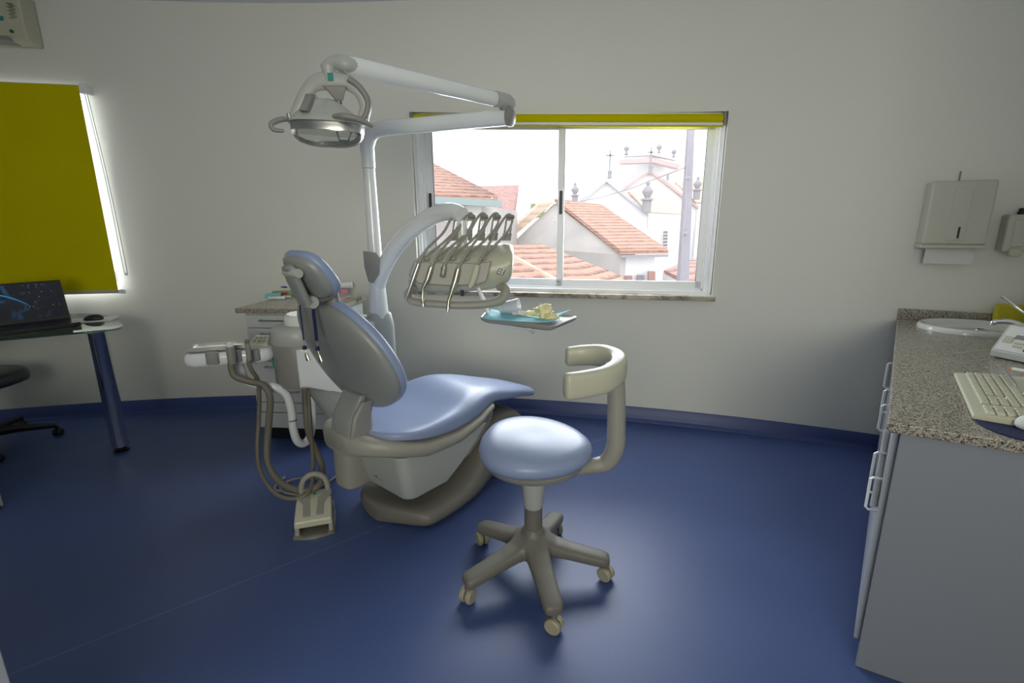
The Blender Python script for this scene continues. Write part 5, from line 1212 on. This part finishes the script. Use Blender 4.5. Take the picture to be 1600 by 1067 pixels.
strip((976, 242), (1020, 240), .15, C3 - 2.6, 'coping', 'parapet'); strip((1020, 240), (1056, 248), .15, C3 - 2.6, 'coping', 'parapet')
def urn(u, v, y, h):
    c = at(u, v, y); k = h * y / 755
    m = MB(); m.lathe(c, [(0, -k * .55), (k * .26, -k * .55), (k * .24, -k * .40), (k * .10, -k * .28), (k * .12, -k * .2), (k * .30, 0), (k * .36, k * .14), (k * .30, k * .30), (k * .14, k * .42), (0, k * .5)], 16); m.build('urn_finial', M['stone'], r_)
urn(979, 234, C3 - 2.5, 12); urn(1030, 232, C3 - 2.5, 12); urn(1053, 239, C3 - 2.5, 11)
def cross(u, v0, v1, y, w_):
    p = at(u, v1, y); q_ = at(u, v0, y); k = y / 755; m = MB(); h = q_.z - p.z
    m.box(((p.x + q_.x) / 2, y, (p.z + q_.z) / 2), (k * 1.9, k * 2, h)); m.box((q_.x, y, q_.z - h * .25), (k * w_, k * 2, k * 1.9)); m.build('stone_cross', M['stone'], r_)
    m = MB(); m.lathe(p, [(0, -k * 12), (k * 3.4, -k * 12), (k * 3.4, -k * 9), (k * 2.6, -k * 8), (k * 3.6, -k * 3), (k * 3.6, -k), (0, 0)], 4); m.build('cross_pedestal', M['stone'], r_)
cross(953, 235, 266, C1 - .2, 12); cross(1017, 231, 259, C2 - .3, 10)
def pinn(u, v0, v1, y):
    k = y / 755; c = at(u, v1, y); h = (v1 - v0) * k
    m = MB(); m.lathe(c, [(0, 0), (h * .14, 0), (h * .14, h * .35), (h * .20, h * .36), (h * .20, h * .40), (h * .08, h * .44), (h * .17, h * .60), (h * .17, h * .64), (h * .05, h * .80), (h * .07, h * .86), (0, h * .95)], 12); m.build('pinnacle', M['stone'], r_)
pinn(898, 285, 320, C1 - .6); pinn(1010, 283, 332, C1 - .6); pinn(1088, 276, 312, C2 - .6); pinn(1043, 271, 282, C2 - .5)
# red roof lower right
r_ = empty('house', at(1085, 440, 16), 'small red tiled roof at the lower right corner of the window view', 'building')
poly('roof', 'tile_red', r_, [at(1038, 422, 15), at(1060, 412, 17), at(1130, 390, 19), at(1130, 432, 15), at(1085, 445, 13)], (0, .1, -.1))
poly('wall', 'render_white', r_, [at(1036, 424, 15.1), at(1086, 447, 13.1), down(at(1086, 447, 13.1)), down(at(1036, 424, 15.1))], (1, 2, 0))
# utility pole and wire
pt_, pb_ = at(1081, 150, 11), at(1066, 450, 11)
r_ = empty('utility_pole', V((pb_.x, 11, GZ)), 'concrete utility pole standing outside near the right side of the window', 'pole')
pbz = V((pb_.x, 11, GZ)); m = MB(); m.loft([[V((x_, 11, z_)) + V((sx_ * w_, sy_ * w_, 0)) for sx_, sy_ in ((-1, -1), (1, -1), (1, 1), (-1, 1))] for x_, z_, w_ in ((pb_.x + .0, GZ, .13), (pb_.x, pb_.z, .105), (pt_.x, pt_.z + .5, .05))]); m.build('shaft', M['concrete'], r_)
m = MB(); m.tube([at(1073, 262, 10.85), at(1071, 330, 10.8), at(1067, 365, 10.8), at(1064, 445, 10.8)], .012, 6); m.build('conduit', M['stone'], r_)
for v_ in (277, 363): m = MB(); m.box(at(1081 - (v_ - 150) * .05, v_, 10.85), (.12, .06, .06)); m.build('clamp', M['stone'], r_)
m = MB(); m.tube([at(1070, 262, 11), at(1030, 277, 13.5), at(985, 295, 17), at(940, 308, 21), at(880, 320, 26), at(835, 327, 30)], .012, 6); m.build('overhead_wire', M['concrete'], label='thin cable running from the utility pole across the church front', cat='cable')
tp = at(826, 334, 60); te_ = empty('tree', V((tp.x, tp.y, GZ)), 'small distant green tree left of the grey gable', 'tree')
t = MB(); t.tube([V((tp.x, tp.y, GZ)), tp], [.3, .15], 8); t.build('trunk', M['stone'], te_)
crumple(tp, 2.2, 1.5, 1.2, 5, 'crown', M['leaf'], parent=te_)
MB().tube([at(854, 292, 30), at(854, 325, 30)], .03, 6).build('antenna', M['concrete'], label='thin roof antenna above the grey gable peak', cat='antenna')
